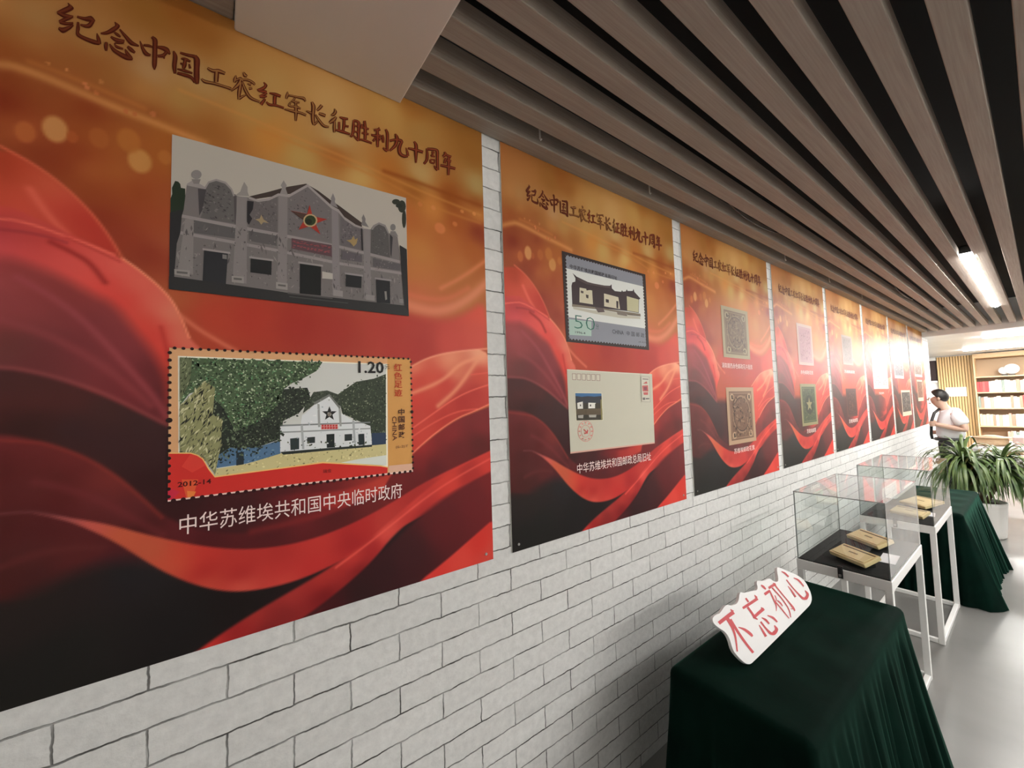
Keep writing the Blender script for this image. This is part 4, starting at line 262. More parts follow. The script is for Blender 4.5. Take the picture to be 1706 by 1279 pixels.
ENVELOPE=[[[3165,6940,9322,6858,9257,3285,3185,3356],(180,177,161)],[[3181,6925,9281,6834,9287,6815,3179,6902],(206,202,186)],[[3178,3413,9262,3339,9256,3276,3185,3349],(196,150,136)],[[3461,6767,3713,6764,3697,6480,3468,6485],(128,100,92)],[[3488,6748,3684,6744,3670,6499,3490,6504],(188,182,166)],[[3757,6765,4013,6763,3997,6475,3763,6481],(128,100,92)],[[3783,6746,3984,6743,3970,6495,3786,6500],(188,182,166)],[[4058,6764,4320,6762,4303,6471,4064,6476],(128,100,92)],[[4085,6745,4290,6741,4275,6491,4088,6496],(188,182,166)],[[4366,6763,4633,6760,4615,6466,4372,6472],(128,100,92)],[[4394,6743,4602,6740,4587,6486,4396,6492],(188,182,166)],[[4680,6761,4953,6759,4935,6462,4686,6467],(128,100,92)],[[4708,6742,4922,6738,4906,6482,4711,6488],(188,182,166)],[[5001,6760,5280,6757,5261,6457,5007,6463],(128,100,92)],[[5030,6740,5248,6736,5232,6477,5032,6483],(188,182,166)],[[3579,5944,5361,5907,5353,4640,3592,4704],(196,192,170)],[[3610,5913,5310,5883,5312,4675,3626,4729],(52,48,40)],[[3610,5913,5310,5883,5306,5720,4223,5703,3613,5758],(54,96,138)],[[3614,5789,4000,5745,4399,5772,4807,5743,5309,5769,5300,5442,3608,5480],(48,50,56)],[[3707,5486,4055,5541,4054,5227,3714,5226],(206,204,196)],[[4411,5482,4908,5459,4846,5412,4834,5219,4401,5225],(206,204,196)],[[3869,5416,3936,5414,3931,5337,3864,5338],(50,44,40)],[[4504,5400,4586,5398,4580,5307,4499,5309],(50,44,40)],[[3615,5210,5315,5196,5321,4902,3624,4979],(84,72,56)],[[3721,4944,4066,4953,4035,4806,3736,4828],(150,146,138)],[[4407,4940,4905,4927,4868,4808,4430,4828],(150,146,138)],[[5219,5607,5304,5605,5313,4687,5209,4692],(120,112,70)],[[4659,4201,4640,4098,4612,4105,4630,4203],(196,120,112)],[[4640,4098,4596,4003,4570,4013,4612,4105],(196,120,112)],[[4596,4003,4530,3919,4508,3933,4570,4013],(196,120,112)],[[4530,3919,4445,3852,4428,3869,4508,3933],(196,120,112)],[[4445,3852,4346,3805,4335,3823,4428,3869],(196,120,112)],[[4346,3805,4238,3779,4233,3798,4335,3823],(196,120,112)],[[4238,3779,4127,3776,4128,3796,4233,3798],(196,120,112)],[[4127,3776,4018,3797,4025,3815,4128,3796],(196,120,112)],[[4018,3797,3917,3839,3930,3855,4025,3815],(196,120,112)],[[3917,3839,3827,3900,3846,3913,3930,3855],(196,120,112)],[[3827,3900,3755,3977,3777,3987,3846,3913],(196,120,112)],[[3755,3977,3702,4067,3727,4073,3777,3987],(196,120,112)],[[3702,4067,3672,4165,3699,4167,3727,4073],(196,120,112)],[[3672,4165,3666,4266,3693,4264,3699,4167],(196,120,112)],[[3666,4266,3684,4366,3710,4360,3693,4264],(196,120,112)],[[3684,4366,3725,4459,3749,4449,3710,4360],(196,120,112)],[[3725,4459,3787,4542,3808,4529,3749,4449],(196,120,112)],[[3787,4542,3868,4610,3884,4594,3808,4529],(196,120,112)],[[3868,4610,3964,4659,3975,4641,3884,4594],(196,120,112)],[[3964,4659,4070,4688,4075,4669,3975,4641],(196,120,112)],[[4070,4688,4181,4694,4180,4674,4075,4669],(196,120,112)],[[4181,4694,4292,4677,4284,4658,4180,4674],(196,120,112)],[[4292,4677,4396,4637,4383,4620,4284,4658],(196,120,112)],[[4396,4637,4489,4577,4470,4562,4383,4620],(196,120,112)],[[4489,4577,4565,4499,4542,4488,4470,4562],(196,120,112)],[[4565,4499,4621,4407,4594,4400,4542,4488],(196,120,112)],[[4621,4407,4653,4306,4624,4303,4594,4400],(196,120,112)],[[4653,4306,4659,4201,4630,4203,4624,4303],(196,120,112)],[[4450,4215,4439,4154,4417,4159,4427,4216],(196,120,112)],[[4439,4154,4414,4098,4393,4106,4417,4159],(196,120,112)],[[4414,4098,4375,4048,4358,4059,4393,4106],(196,120,112)],[[4375,4048,4325,4008,4312,4022,4358,4059],(196,120,112)],[[4325,4008,4267,3980,4258,3995,4312,4022],(196,120,112)],[[4267,3980,4204,3964,4200,3980,4258,3995],(196,120,112)],[[4204,3964,4138,3962,4139,3978,4200,3980],(196,120,112)],[[4138,3962,4074,3974,4079,3989,4139,3978],(196,120,112)],[[4074,3974,4013,3999,4024,4012,4079,3989],(196,120,112)],[[4013,3999,3960,4035,3975,4046,4024,4012],(196,120,112)],[[3960,4035,3917,4081,3935,4089,3975,4046],(196,120,112)],[[3917,4081,3885,4134,3906,4140,3935,4089],(196,120,112)],[[3885,4134,3867,4193,3889,4195,3906,4140],(196,120,112)],[[3867,4193,3864,4253,3886,4252,3889,4195],(196,120,112)],[[3864,4253,3874,4313,3896,4308,3886,4252],(196,120,112)],[[3874,4313,3899,4368,3918,4360,3896,4308],(196,120,112)],[[3899,4368,3936,4417,3953,4407,3918,4360],(196,120,112)],[[3936,4417,3985,4458,3998,4445,3953,4407],(196,120,112)],[[3985,4458,4042,4487,4050,4472,3998,4445],(196,120,112)],[[4042,4487,4104,4503,4109,4488,4050,4472],(196,120,112)],[[4104,4503,4170,4507,4169,4491,4109,4488],(196,120,112)],[[4170,4507,4235,4496,4229,4481,4169,4491],(196,120,112)],[[4235,4496,4297,4472,4286,4459,4229,4481],(196,120,112)],[[4297,4472,4351,4436,4336,4425,4286,4459],(196,120,112)],[[4351,4436,4396,4390,4377,4382,4336,4425],(196,120,112)],[[4396,4390,4428,4336,4407,4330,4377,4382],(196,120,112)],[[4428,4336,4447,4277,4424,4274,4407,4330],(196,120,112)],[[4447,4277,4450,4215,4427,4216,4424,4274],(196,120,112)],[[4504,4231,4603,4237,4605,4181,4506,4180],(196,120,112)],[[4438,4048,4537,4053,4539,3998,4441,3997],(196,120,112)],[[4284,3923,4381,3928,4384,3872,4286,3872],(196,120,112)],[[4083,3889,4179,3893,4182,3838,4086,3838],(196,120,112)],[[3891,3953,3986,3957,3988,3903,3893,3902],(196,120,112)],[[3757,4096,3851,4101,3854,4047,3760,4046],(196,120,112)],[[3716,4282,3810,4287,3813,4233,3719,4232],(196,120,112)],[[3778,4461,3872,4467,3875,4413,3781,4411],(196,120,112)],[[3927,4587,4023,4594,4025,4539,3930,4537],(196,120,112)],[[4126,4626,4223,4633,4225,4578,4129,4575],(196,120,112)],[[4322,4566,4420,4573,4422,4517,4325,4515],(196,120,112)],[[4461,4421,4560,4427,4562,4372,4463,4370],(196,120,112)],[[4001,4322,4059,4338,4303,4146,4255,4114],(176,78,74)],[[4267,4325,4320,4243,4233,4123,4074,4119,4032,4176,4179,4182,4240,4248],(176,78,74)],[[8320,6724,9076,6709,9045,5402,8292,5427],(158,152,140)],[[8355,6697,9027,6681,8994,5430,8324,5462],(184,180,166)],[[8460,6613,8951,6597,8948,6560,8457,6572],(96,84,80)],[[8477,6355,8789,6480,8855,6357],(170,80,76)],[[8394,6250,8886,6275,8906,5954,8424,5965],(176,92,88)],[[8516,6192,8789,6201,8790,6023,8532,6019],(130,70,80)],[[8464,5911,8873,5917,8846,5780,8506,5784],(178,90,88)],[[8383,5641,8593,5647,8598,5529,8404,5528],(96,92,88)],[[8643,5615,8947,5614,8951,5559,8646,5555],(90,86,84)]]
SIGN_OUT=[[-1067,1898],[-784,1916],[-490,1867],[80,2021],[458,1844],[986,1814],[1375,2108],[1636,1980],[2270,1880],[2800,1771],[2928,2124],[3482,1937],[4110,1912],[4260,1724],[4737,1555],[5106,2105],[5431,2006],[6042,1667],[6694,1335],[7108,984],[7141,539],[6961,240],[6576,102],[6069,75],[280,-16],[-61,11],[-319,172],[-556,483],[-660,718],[-555,1027],[-640,1289],[-913,1496],[-1142,1745]]
SIGN_ST=[[[-800,1581,-192,1589,407,1583],[-862,1697,-254,1712,341,1723]],[[219,1790,240,1666],[266,1794,428,1681]],[[-310,1604,-216,1288,-255,969,-484,586],[-70,1587,-43,1266,-134,941,-404,563]],[[-150,1531,0,1086,189,630,409,213],[43,1523,173,1078,350,624,571,207]],[[234,1149,512,955,737,729,838,626],[275,1164,648,985,921,744,956,626]],[[1517,1803,1594,1630],[1647,1803,1724,1630]],[[1090,1535,1633,1510,2440,1491],[1061,1619,1598,1612,2404,1595]],[[1348,1510,1466,1261,1508,1075],[1506,1510,1627,1257,1691,1064]],[[1667,1049,2097,1057,2565,1063],[1599,1149,2026,1169,2496,1177]],[[2338,1218,2364,1111],[2390,1223,2554,1128]],[[1457,1106,1707,951],[1589,1134,1778,965]],[[1647,783,1662,600,1694,336],[1700,780,1791,589,1878,319]],[[1810,837,1958,550,2131,289,2474,162,2876,228,2775,422],[1939,835,2085,550,2296,316,2422,298,2640,311,2694,430]],[[2050,913,2213,764,2363,582],[2104,925,2365,778,2471,583]],[[2544,847,2811,654,3003,443],[2596,861,2963,674,3114,446]],[[2281,1713,2274,1583],[2331,1714,2470,1586]],[[3112,1869,3163,1761,3306,1634],[3191,1879,3343,1777,3408,1641]],[[3098,1464,3417,1460,3668,1455],[3058,1566,3382,1563,3643,1549]],[[3639,1566,3996,1553,4349,1530],[3612,1660,3975,1653,4336,1635]],[[4154,1672,4176,1572],[4206,1678,4366,1591]],[[3538,1537,3539,1306,3527,1084,3505,923,3350,776],[3647,1528,3670,1294,3657,1068,3598,902,3388,765]],[[3568,1093,3751,813,3911,515,4067,258],[3662,1095,3846,813,4007,514,4142,257]],[[3813,1259,3751,1105,3528,1050],[3890,1247,3819,1084,3562,1029]],[[3792,1049,3932,905,4008,765],[3881,1059,4049,908,4085,762]],[[3854,1542,4157,1124,4321,770,4362,483,4227,252],[3972,1548,4256,1125,4422,765,4452,470,4303,236]],[[4193,1540,4436,1121,4648,746,4756,476,4801,331],[4315,1542,4537,1122,4761,745,4928,467,4917,320]],[[4590,482,4732,426],[4629,500,4772,444]],[[5274,1235,5344,990,5398,717],[5334,1235,5489,985,5580,707]],[[5383,1470,5581,1087,5823,715,6009,463,6432,341,6825,455,6671,667],[5491,1472,5689,1089,5954,719,6191,496,6342,477,6588,507,6593,670]],[[5320,1846,5520,1712,5685,1505],[5377,1862,5653,1731,5829,1513]],[[6140,1349,6441,1142,6643,829],[6201,1362,6597,1155,6771,829]]]

# ------------------------------------------------------------------ poster print
PW, PH, PITCH, PY0, PZ0 = 1.2, 1.582, 1.2857, .797-1.2, .938*1.22
def c2(a): return np.array(a, float).reshape(-1, 2)/10000
def chaikin(p, n=2, closed=True):
    for _ in range(n):
        q = np.roll(p, -1, 0) if closed else p[1:]; a = p if closed else p[:-1]
        r = np.empty((2*len(a), 2)); r[0::2] = a*.75+q*.25; r[1::2] = a*.25+q*.75
        if not closed: r = np.vstack([p[:1], r, p[-1:]])
        p = r
    return p
def segdist(X, p, closed):
    a = p if closed else p[:-1]; b = np.roll(p, -1, 0) if closed else p[1:]
    d = np.full(len(X), 1e9)
    for i in range(len(a)):
        e = b[i]-a[i]; l = e@e+1e-12; t = np.clip(((X-a[i])@e)/l, 0, 1); r = X-a[i]-t[:, None]*e
        d = np.minimum(d, np.einsum('ij,ij->i', r, r))
    return np.sqrt(d)
def inside(X, p):
    c = np.zeros(len(X), bool); j = len(p)-1
    for i in range(len(p)):
        (xi, yi), (xj, yj) = p[i], p[j]
        hit = ((yi > X[:, 1]) != (yj > X[:, 1])) & (X[:, 0] < (xj-xi)*(X[:, 1]-yi)/(yj-yi+1e-12)+xi)
        c ^= hit; j = i
    return c
def paint(X):
    """the printed red silk artwork: layered folds, each a colour field with its own edge"""
    C = np.zeros((len(X), 3))
    for it in ART:
        if it[0] == 'L':
            s = np.array(it[2], float).reshape(-1, 5); sp_ = s[:, :2]/10000; sc_ = s[:, 2:]
            if it[1] is None: idx = np.arange(len(X)); al = np.ones(len(X))
            else:
                p = chaikin(c2(it[1]), 2); m_ = it[3]*1.5+.01
                idx = np.where((X[:, 0] > p[:, 0].min()-m_) & (X[:, 0] < p[:, 0].max()+m_) & (X[:, 1] > p[:, 1].min()-m_) & (X[:, 1] < p[:, 1].max()+m_))[0]
                if not len(idx): continue
                sd = segdist(X[idx], p, True)*np.where(inside(X[idx], p), 1, -1); soft = max(it[3], .0028)
                t = np.clip(sd/soft*.5+.5, 0, 1); al = t*t*(3-2*t); keep = al > 0; idx = idx[keep]; al = al[keep]
            q = X[idx]; W = np.zeros(len(q)); K = np.zeros((len(q), 3))
            for j in range(len(s)):
                d = q-sp_[j]; w_ = 1/((d*d).sum(1)+.0009)**1.6; W += w_; K += w_[:, None]*sc_[j]
            K /= W[:, None]; C[idx] = C[idx]*(1-al[:, None])+K*al[:, None]
        else:
            p = chaikin(c2(it[1]), 2, False); w_ = it[2]*.0013; lo = p.min(0)-3*w_; hi = p.max(0)+3*w_
            idx = np.where(((X > lo) & (X < hi)).all(1))[0]
            d = segdist(X[idx], p, False)
            al = it[4]*np.exp(-(d/max(w_, .0028))**2)
            C[idx] = C[idx]*(1-al[:, None])+np.array(it[3], float)*al[:, None]
    for bx, by, rx, ry, col in BOKEH:
        d = np.sqrt(((X[:, 0]-bx/10000)/(rx/10000))**2+((X[:, 1]-by/10000)/(ry/10000))**2)
        al = .8*np.clip((1.15-d)/.35, 0, 1); C = C*(1-al[:, None])+np.array(col, float)*al[:, None]
    r_ = np.random.default_rng(3)     # gold dust along the light streak
    C = np.clip(C, 0, 255)/255
    return np.where(C <= .04045, C/12.92, ((C+.055)/1.055)**2.4)
NX, NY = 330, 435
gs, gt = np.meshgrid(np.linspace(0, PW, NX+1), np.linspace(0, PH, NY+1))
X = np.stack([gs.ravel(), gt.ravel()], 1)
TH = .006
def poster_panel():
    V = np.zeros((len(X)+8, 3)); V[:len(X), 0] = TH; V[:len(X), 1:] = X
    e = [(x, y, z) for x in (.0005, TH) for y, z in ((0, 0), (PW, 0), (PW, PH), (0, PH))]; V[len(X):] = e
    i = (np.arange(NY)[:, None]*(NX+1)+np.arange(NX)[None]).ravel()
    Fq = np.stack([i, i+1, i+NX+2, i+NX+1], 1).tolist(); b = len(X)
    Fq += [[b+k, b+4+k, b+4+(k+1) % 4, b+(k+1) % 4][::-1] for k in range(4)] + [[b+3, b+2, b+1, b]]
    me = bpy.data.meshes.new('panel'); me.from_pydata(V.tolist(), [], Fq); me.materials.append(M_print); me.materials.append(M_foam)
    me.polygons.foreach_set('material_index', [0]*(NX*NY)+[1]*5)
    at = me.color_attributes.new('Col', 'FLOAT_COLOR', 'POINT'); A = np.ones((len(V), 4), np.float32); A[:len(X), :3] = paint(X); at.data.foreach_set('color', A.ravel()); me.update()
    return me
panel_me = poster_panel()
# ------------------------------------------------------------------ lettering from the built-in font
_dg = bpy.context.evaluated_depsgraph_get
def glyphs(body, bold=0, res=3):
    c = bpy.data.curves.new('t', 'FONT'); c.body = body; c.resolution_u = res; c.offset = bold; c.fill_mode = 'FRONT'
    o = bpy.data.objects.new('t', c); COL.objects.link(o); me = bpy.data.meshes.new_from_object(o.evaluated_get(_dg()))
    v = np.array([q.co[:2] for q in me.vertices]); f = [tuple(p.vertices) for p in me.polygons]
    bpy.data.objects.remove(o); bpy.data.meshes.remove(me)
    return v, f
def text(mb, body, s0, s1, t0, t1, col, x, bold=0, vertical=False, rot=0, res=2):
    if vertical:
        n = len(body); h = (t1-t0)/n
        for i, ch in enumerate(body): text(mb, ch, s0, s1, t1-(i+.93)*h, t1-(i+.07)*h, col, x, bold, res=res)
        return
    v, f = glyphs(body, bold, res)
    if rot: v = np.stack([v[:, 1], -v[:, 0]], 1)
    lo, hi = v.min(0), v.max(0); v = (v-lo)/(hi-lo+1e-9)
    mb.add([(x, s0+a*(s1-s0), t0+b*(t1-t0)) for a, b in v], f, lin(col))
# ------------------------------------------------------------------ pictures made of flat printed shapes
def picture(data, name, parent, x=.0072, step=.00002):
    mb = MB(); base = x
    def put(pl, col, dx=0):
        a = np.asarray(pl); mb.add([(base+dx, s, t) for s, t in a], [tuple(range(len(a)))], lin(col))
    for it in data:
        base += step
        if it[0] == 'D':
            reg = c2(it[1]); rg = np.random.default_rng(it[6]); lo, hi = reg.min(0), reg.max(0); n = 0
            while n < it[2]:
                p = lo+rg.random(2)*(hi-lo)
                if not inside(p[None], reg)[0]: continue
                s = rg.uniform(it[4], it[5])/10000; a = rg.uniform(0, 6.28); e = rg.uniform(.35, .8)
                if len(it) > 7: a = it[7]+rg.normal(0, .3); e = rg.uniform(.12, .28)
                u = np.array((math.cos(a), math.sin(a)))*s; v = np.array((-math.sin(a), math.cos(a)))*s*e
                put([p+u, p+v, p-u, p-v], it[3][rg.integers(len(it[3]))], (n % 16)*5e-6); n += 1
            base += 8e-5
        elif it[0] == 'P':
            (a0, a1) = c2(it[1])
            for i in range(it[2]):
                c = a0+(a1-a0)*(i+.5)/it[2]; r = it[3]/10000*(1.5 if i == it[5] else 1)
                put([c+r*np.array((math.cos(q), math.sin(q))) for q in np.arange(8)*math.pi/4], it[4])
        else: put(c2(it[0]), it[1])
    return mb, base+step
def flat(mb, s0, s1, t0, t1, col, x): mb.add([(x, s0, t0), (x, s1, t0), (x, s1, t1), (x, s0, t1)], [(0, 1, 2, 3)], lin(col))
# title lettering: traced brush strokes, dark body with a lighter core
def spline(p, n=5):
    P_ = np.vstack([p[:1], p, p[-1:]]); o = []
    for i in range(1, len(P_)-2):
        for j in range(n):
            t = j/n; a, b, c, d = P_[i-1:i+3]; o.append(.5*((2*b)+(c-a)*t+(2*a-5*b+4*c-d)*t*t+(3*b-a-3*c+d)*t**3))
    o.append(P_[-1]); return np.array(o)
def ribbon(mb, l, r, x, col, f=1.0):
    l, r = spline(l), spline(r); m_ = (l+r)/2; l, r = m_+(l-m_)*f, m_+(r-m_)*f
    v = [(x, *p) for p in l]+[(x, *p) for p in r]; n = len(l)
    mb.add(v, [(i, n+i, n+i+1, i+1) for i in range(n-1)], lin(col))
tmb = MB()
for i, ((l, r), col) in enumerate(TITLE):
    l, r = c2(l), c2(r)
    ribbon(tmb, l, r, .0074+i*.000004, (74, 24, 10)); ribbon(tmb, l, r, .0082+i*.000004, col, .42)
title_me = None
POSTER_LABELS = ['wall poster with grey building photo above a large tree-and-house stamp', 'wall poster with a 50-fen stamp above a cream envelope',
 'wall poster with two upright brown engraved stamps', 'wall poster with pale pink stamp above a green star stamp', 'wall poster with grey stamp above a dark maroon stamp, fifth from the left',
 'wall poster with a single tall white document', 'wall poster with white-bordered picture above a black and white photo', 'last wall poster, beside the white end of the brick wall']
def capt(parent, body, s0, s1, t0, t1, bold=.0):
    mb = MB(); text(mb, body, s0, s1, t0, t1, (226, 205, 200), .0076, bold); return mb.build('caption_lettering', M_print, parent)
def stamp_print(parent, s0, s1, t0, t1, edge_c, in_c, ink, seed, name='stamp_print', star=False, arch=False, doc=False, photo=False):
    mb = MB(); x = .0072; rg = np.random.default_rng(seed)
    flat(mb, s0, s1, t0, t1, edge_c, x); W, H = s1-s0, t1-t0
    bs, bt = (.09, .07) if not photo else (.05, .08)
    a0, a1, b0, b1 = s0+W*bs, s1-W*bs, t0+H*(bt if not photo else .16), t1-H*bt
    flat(mb, a0, a1, b0, b1, in_c, x+.0002); w_, h_ = a1-a0, b1-b0
    mid = tuple(int((p+q)/2) for p, q in zip(in_c, edge_c))
    if doc:
        for r in range(15):
            yy = b1-h_*(r+1)/16
            for c in range(9):
                if rg.random() < .75: flat(mb, a0+w_*(c+.15)/9, a0+w_*(c+.15+rg.uniform(.3, .75))/9, yy, yy+h_*rg.uniform(.012, .034), ink, x+.0004)
        return mb.build(name, M_print, parent)
    if not photo:
        for q, cc in ((.03, mid), (.05, in_c)): flat(mb, a0+w_*q, a1-w_*q, b0+h_*q, b1-h_*q, cc, x+.0003+q*.002)
    x += .0005
    if arch:
        cx, cy = (a0+a1)/2, b0+h_*.52
        for rr, cc in ((.40, mid), (.36, ink), (.34, in_c)):
            mb.add([(x, cx+w_*rr*math.cos(q), cy+h_*rr*math.sin(q)) for q in np.linspace(0, 6.283, 25)[:-1]], [tuple(range(24))], lin(cc)); x += .0001
        for px, py in ((.14, .1), (.86, .1), (.12, .88), (.88, .88)):
            mb.add([(x, a0+w_*(px+.09*math.cos(q)), b0+h_*(py+.075*math.sin(q))) for q in np.linspace(0, 6.283, 13)[:-1]], [tuple(range(12))], lin(edge_c))
            flat(mb, a0+w_*(px-.03), a0+w_*(px+.03), b0+h_*(py-.04), b0+h_*(py+.04), ink, x+.0001)
        x += .0002
    n = 150 if not photo else 60
    for _ in range(n):
        p = np.array((rg.uniform(a0+w_*.1, a1-w_*.1), rg.uniform(b0+h_*.08, b1-h_*.08))); s = rg.uniform(.015, .055)*w_; a = rg.uniform(0, 6.28)
        u = np.array((math.cos(a), math.sin(a)))*s; v = np.array((-math.sin(a), math.cos(a)))*s*.4
        if star and abs(p[0]-(a0+a1)/2) < .3*w_ and abs(p[1]-(b0+h_*.5)) < .26*h_: continue
        x += .000005; mb.add([(x, *q) for q in (p+u, p+v, p-u, p-v)], [(0, 1, 2, 3)], lin(ink if rg.random() < .55 else mid))
    if star:
        cx, cy = (a0+a1)/2, b0+h_*.5
        mb.add([(x+.0001, cx+w_*.32*math.cos(q), cy+h_*.27*math.sin(q)) for q in np.linspace(0, 6.283, 17)[:-1]], [tuple(range(16))], lin(ink))
        mb.add([(x+.0002, cx+w_*.24*(1 if i % 2 == 0 else .42)*math.sin(i*math.pi/5), cy+h_*.2*(1 if i % 2 == 0 else .42)*math.cos(i*math.pi/5)) for i in range(10)], [tuple(range(10))], lin(edge_c))
    return mb.build(name, M_print, parent)
for k in range(8):
    p = thing('poster', POSTER_LABELS[k], 'poster', (0, PY0+PITCH*k, PZ0), 0, 'red silk posters on the brick wall')
    o = bpy.data.objects.new('panel', panel_me); COL.objects.link(o); o.parent = p
    if title_me is None:
        o = tmb.build('title_lettering', M_print, p); title_me = o.data
    else: o = bpy.data.objects.new('title_lettering', title_me); COL.objects.link(o); o.parent = p
    for ys in (.03, PW-.03):
        MB().tube([(.006, ys, .025), (.0085, ys, .025)], .005, 10).build('screw', M_steel, p)
    if k == 0:
        mb, x = picture(BUILDING, 'photo_print', p); mb.build('photo_print', M_print, p)
        mb, x = picture(STAMP, 'stamp_print', p); x += .0002
        text(mb, '1.20', .738, .814, .658, .694, (26, 24, 24), x, .02); text(mb, '元', .818, .832, .672, .686, (60, 58, 56), x)
        text(mb, '红色足迹', .846, .872, .585, .692, (172, 54, 30), x, .015, True); text(mb, '中国邮政', .858, .878, .455, .550, (66, 34, 26), x, .02, True)
        text(mb, 'CHINA', .838, .852, .450, .525, (84, 44, 30), x, .01, rot=1); text(mb, '2012-14', .330, .392, .383, .395, (70, 14, 14), x, .02)
        text(mb, '瑞金', .640, .662, .376, .386, (70, 14, 14), x); text(mb, '(6-2)T', .848, .888, .424, .434, (120, 80, 60), x)
        mb.build('stamp_print', M_print, p)
        capt(p, '中华苏维埃共和国中央临时政府', .334, .866, .272, .318)
    elif k == 1:
        mb, x = picture(STAMP2, 'stamp_print', p); x += .0002
        text(mb, '50', .372, .506, .876, .936, (46, 96, 82), x, -.02); text(mb, '分', .512, .532, .884, .910, (60, 80, 76), x)
        text(mb, '1996-4', .376, .440, .854, .864, (60, 60, 64), x, .01); text(mb, '(4-3)T', .830, .890, .842, .852, (60, 60, 64), x)
        text(mb, 'CHINA', .628, .712, .874, .894, (50, 48, 54), x); text(mb, '中 国 邮 政', .735, .880, .872, .896, (50, 48, 54), x)
        text(mb, '中华苏维埃共和国邮政总局旧址', .358, .682, 1.140, 1.160, (46, 42, 46), x, .02)
        mb.build('stamp_print', M_print, p)
        mb, x = picture(ENVELOPE, 'envelope_print', p); mb.build('envelope_print', M_print, p)
        capt(p, '中华苏维埃共和国邮政总局旧址', .355, .887, .246, .288)
    elif k == 2:
        stamp_print(p, .434, .820, .812, 1.150, (138, 126, 98), (98, 78, 60), (66, 50, 38), 21, arch=True)
        capt(p, '湖南赣西赤色邮政花卉图票', .402, .845, .742, .776)
        stamp_print(p, .438, .836, .248, .617, (158, 130, 104), (102, 74, 58), (54, 38, 30), 22, arch=True)
        capt(p, '苏维埃邮政花票', .500, .800, .188, .222)
    elif k == 3:
        stamp_print(p, .455, .818, .810, 1.165, (160, 134, 128), (146, 106, 112), (116, 72, 84), 23)
        capt(p, '赤色邮政花票', .477, .782, .730, .764)
        stamp_print(p, .441, .820, .294, .648, (124, 118, 84), (54, 64, 40), (34, 42, 27), 24, star=True)
        capt(p, '苏维埃邮票', .531, .751, .228, .266)
    elif k == 4:
        stamp_print(p, .400, .765, .855, 1.165, (120, 104, 92), (92, 76, 70), (60, 46, 44), 25)
        capt(p, '苏维埃邮政', .426, .798, .766, .800)
        stamp_print(p, .420, .790, .315, .607, (70, 34, 30), (56, 26, 24), (92, 52, 44), 26)
        capt(p, '苏维埃邮票', .457, .773, .250, .290)
    elif k == 5:
        stamp_print(p, .270, 1.02, .602, 1.03, (196, 180, 172), (188, 172, 166), (112, 96, 94), 27, 'document_print', doc=True)
        capt(p, '苏区邮件', .492, .749, .534, .562)
    elif k == 6:
        stamp_print(p, .150, .735, .748, .995, (214, 204, 198), (110, 104, 110), (70, 62, 66), 28, 'photo_print', photo=True)
        stamp_print(p, .460, 1.095, .210, .580, (206, 190, 168), (52, 48, 48), (110, 106, 106), 29, 'photo_print', photo=True)
    else:
        stamp_print(p, .310, .920, .794, 1.03, (214, 198, 186), (118, 92, 80), (80, 56, 48), 30, 'photo_print', photo=True)
        stamp_print(p, .410, .880, .400, .745, (206, 180, 150), (104, 66, 52), (60, 36, 30), 31, 'photo_print', photo=True)
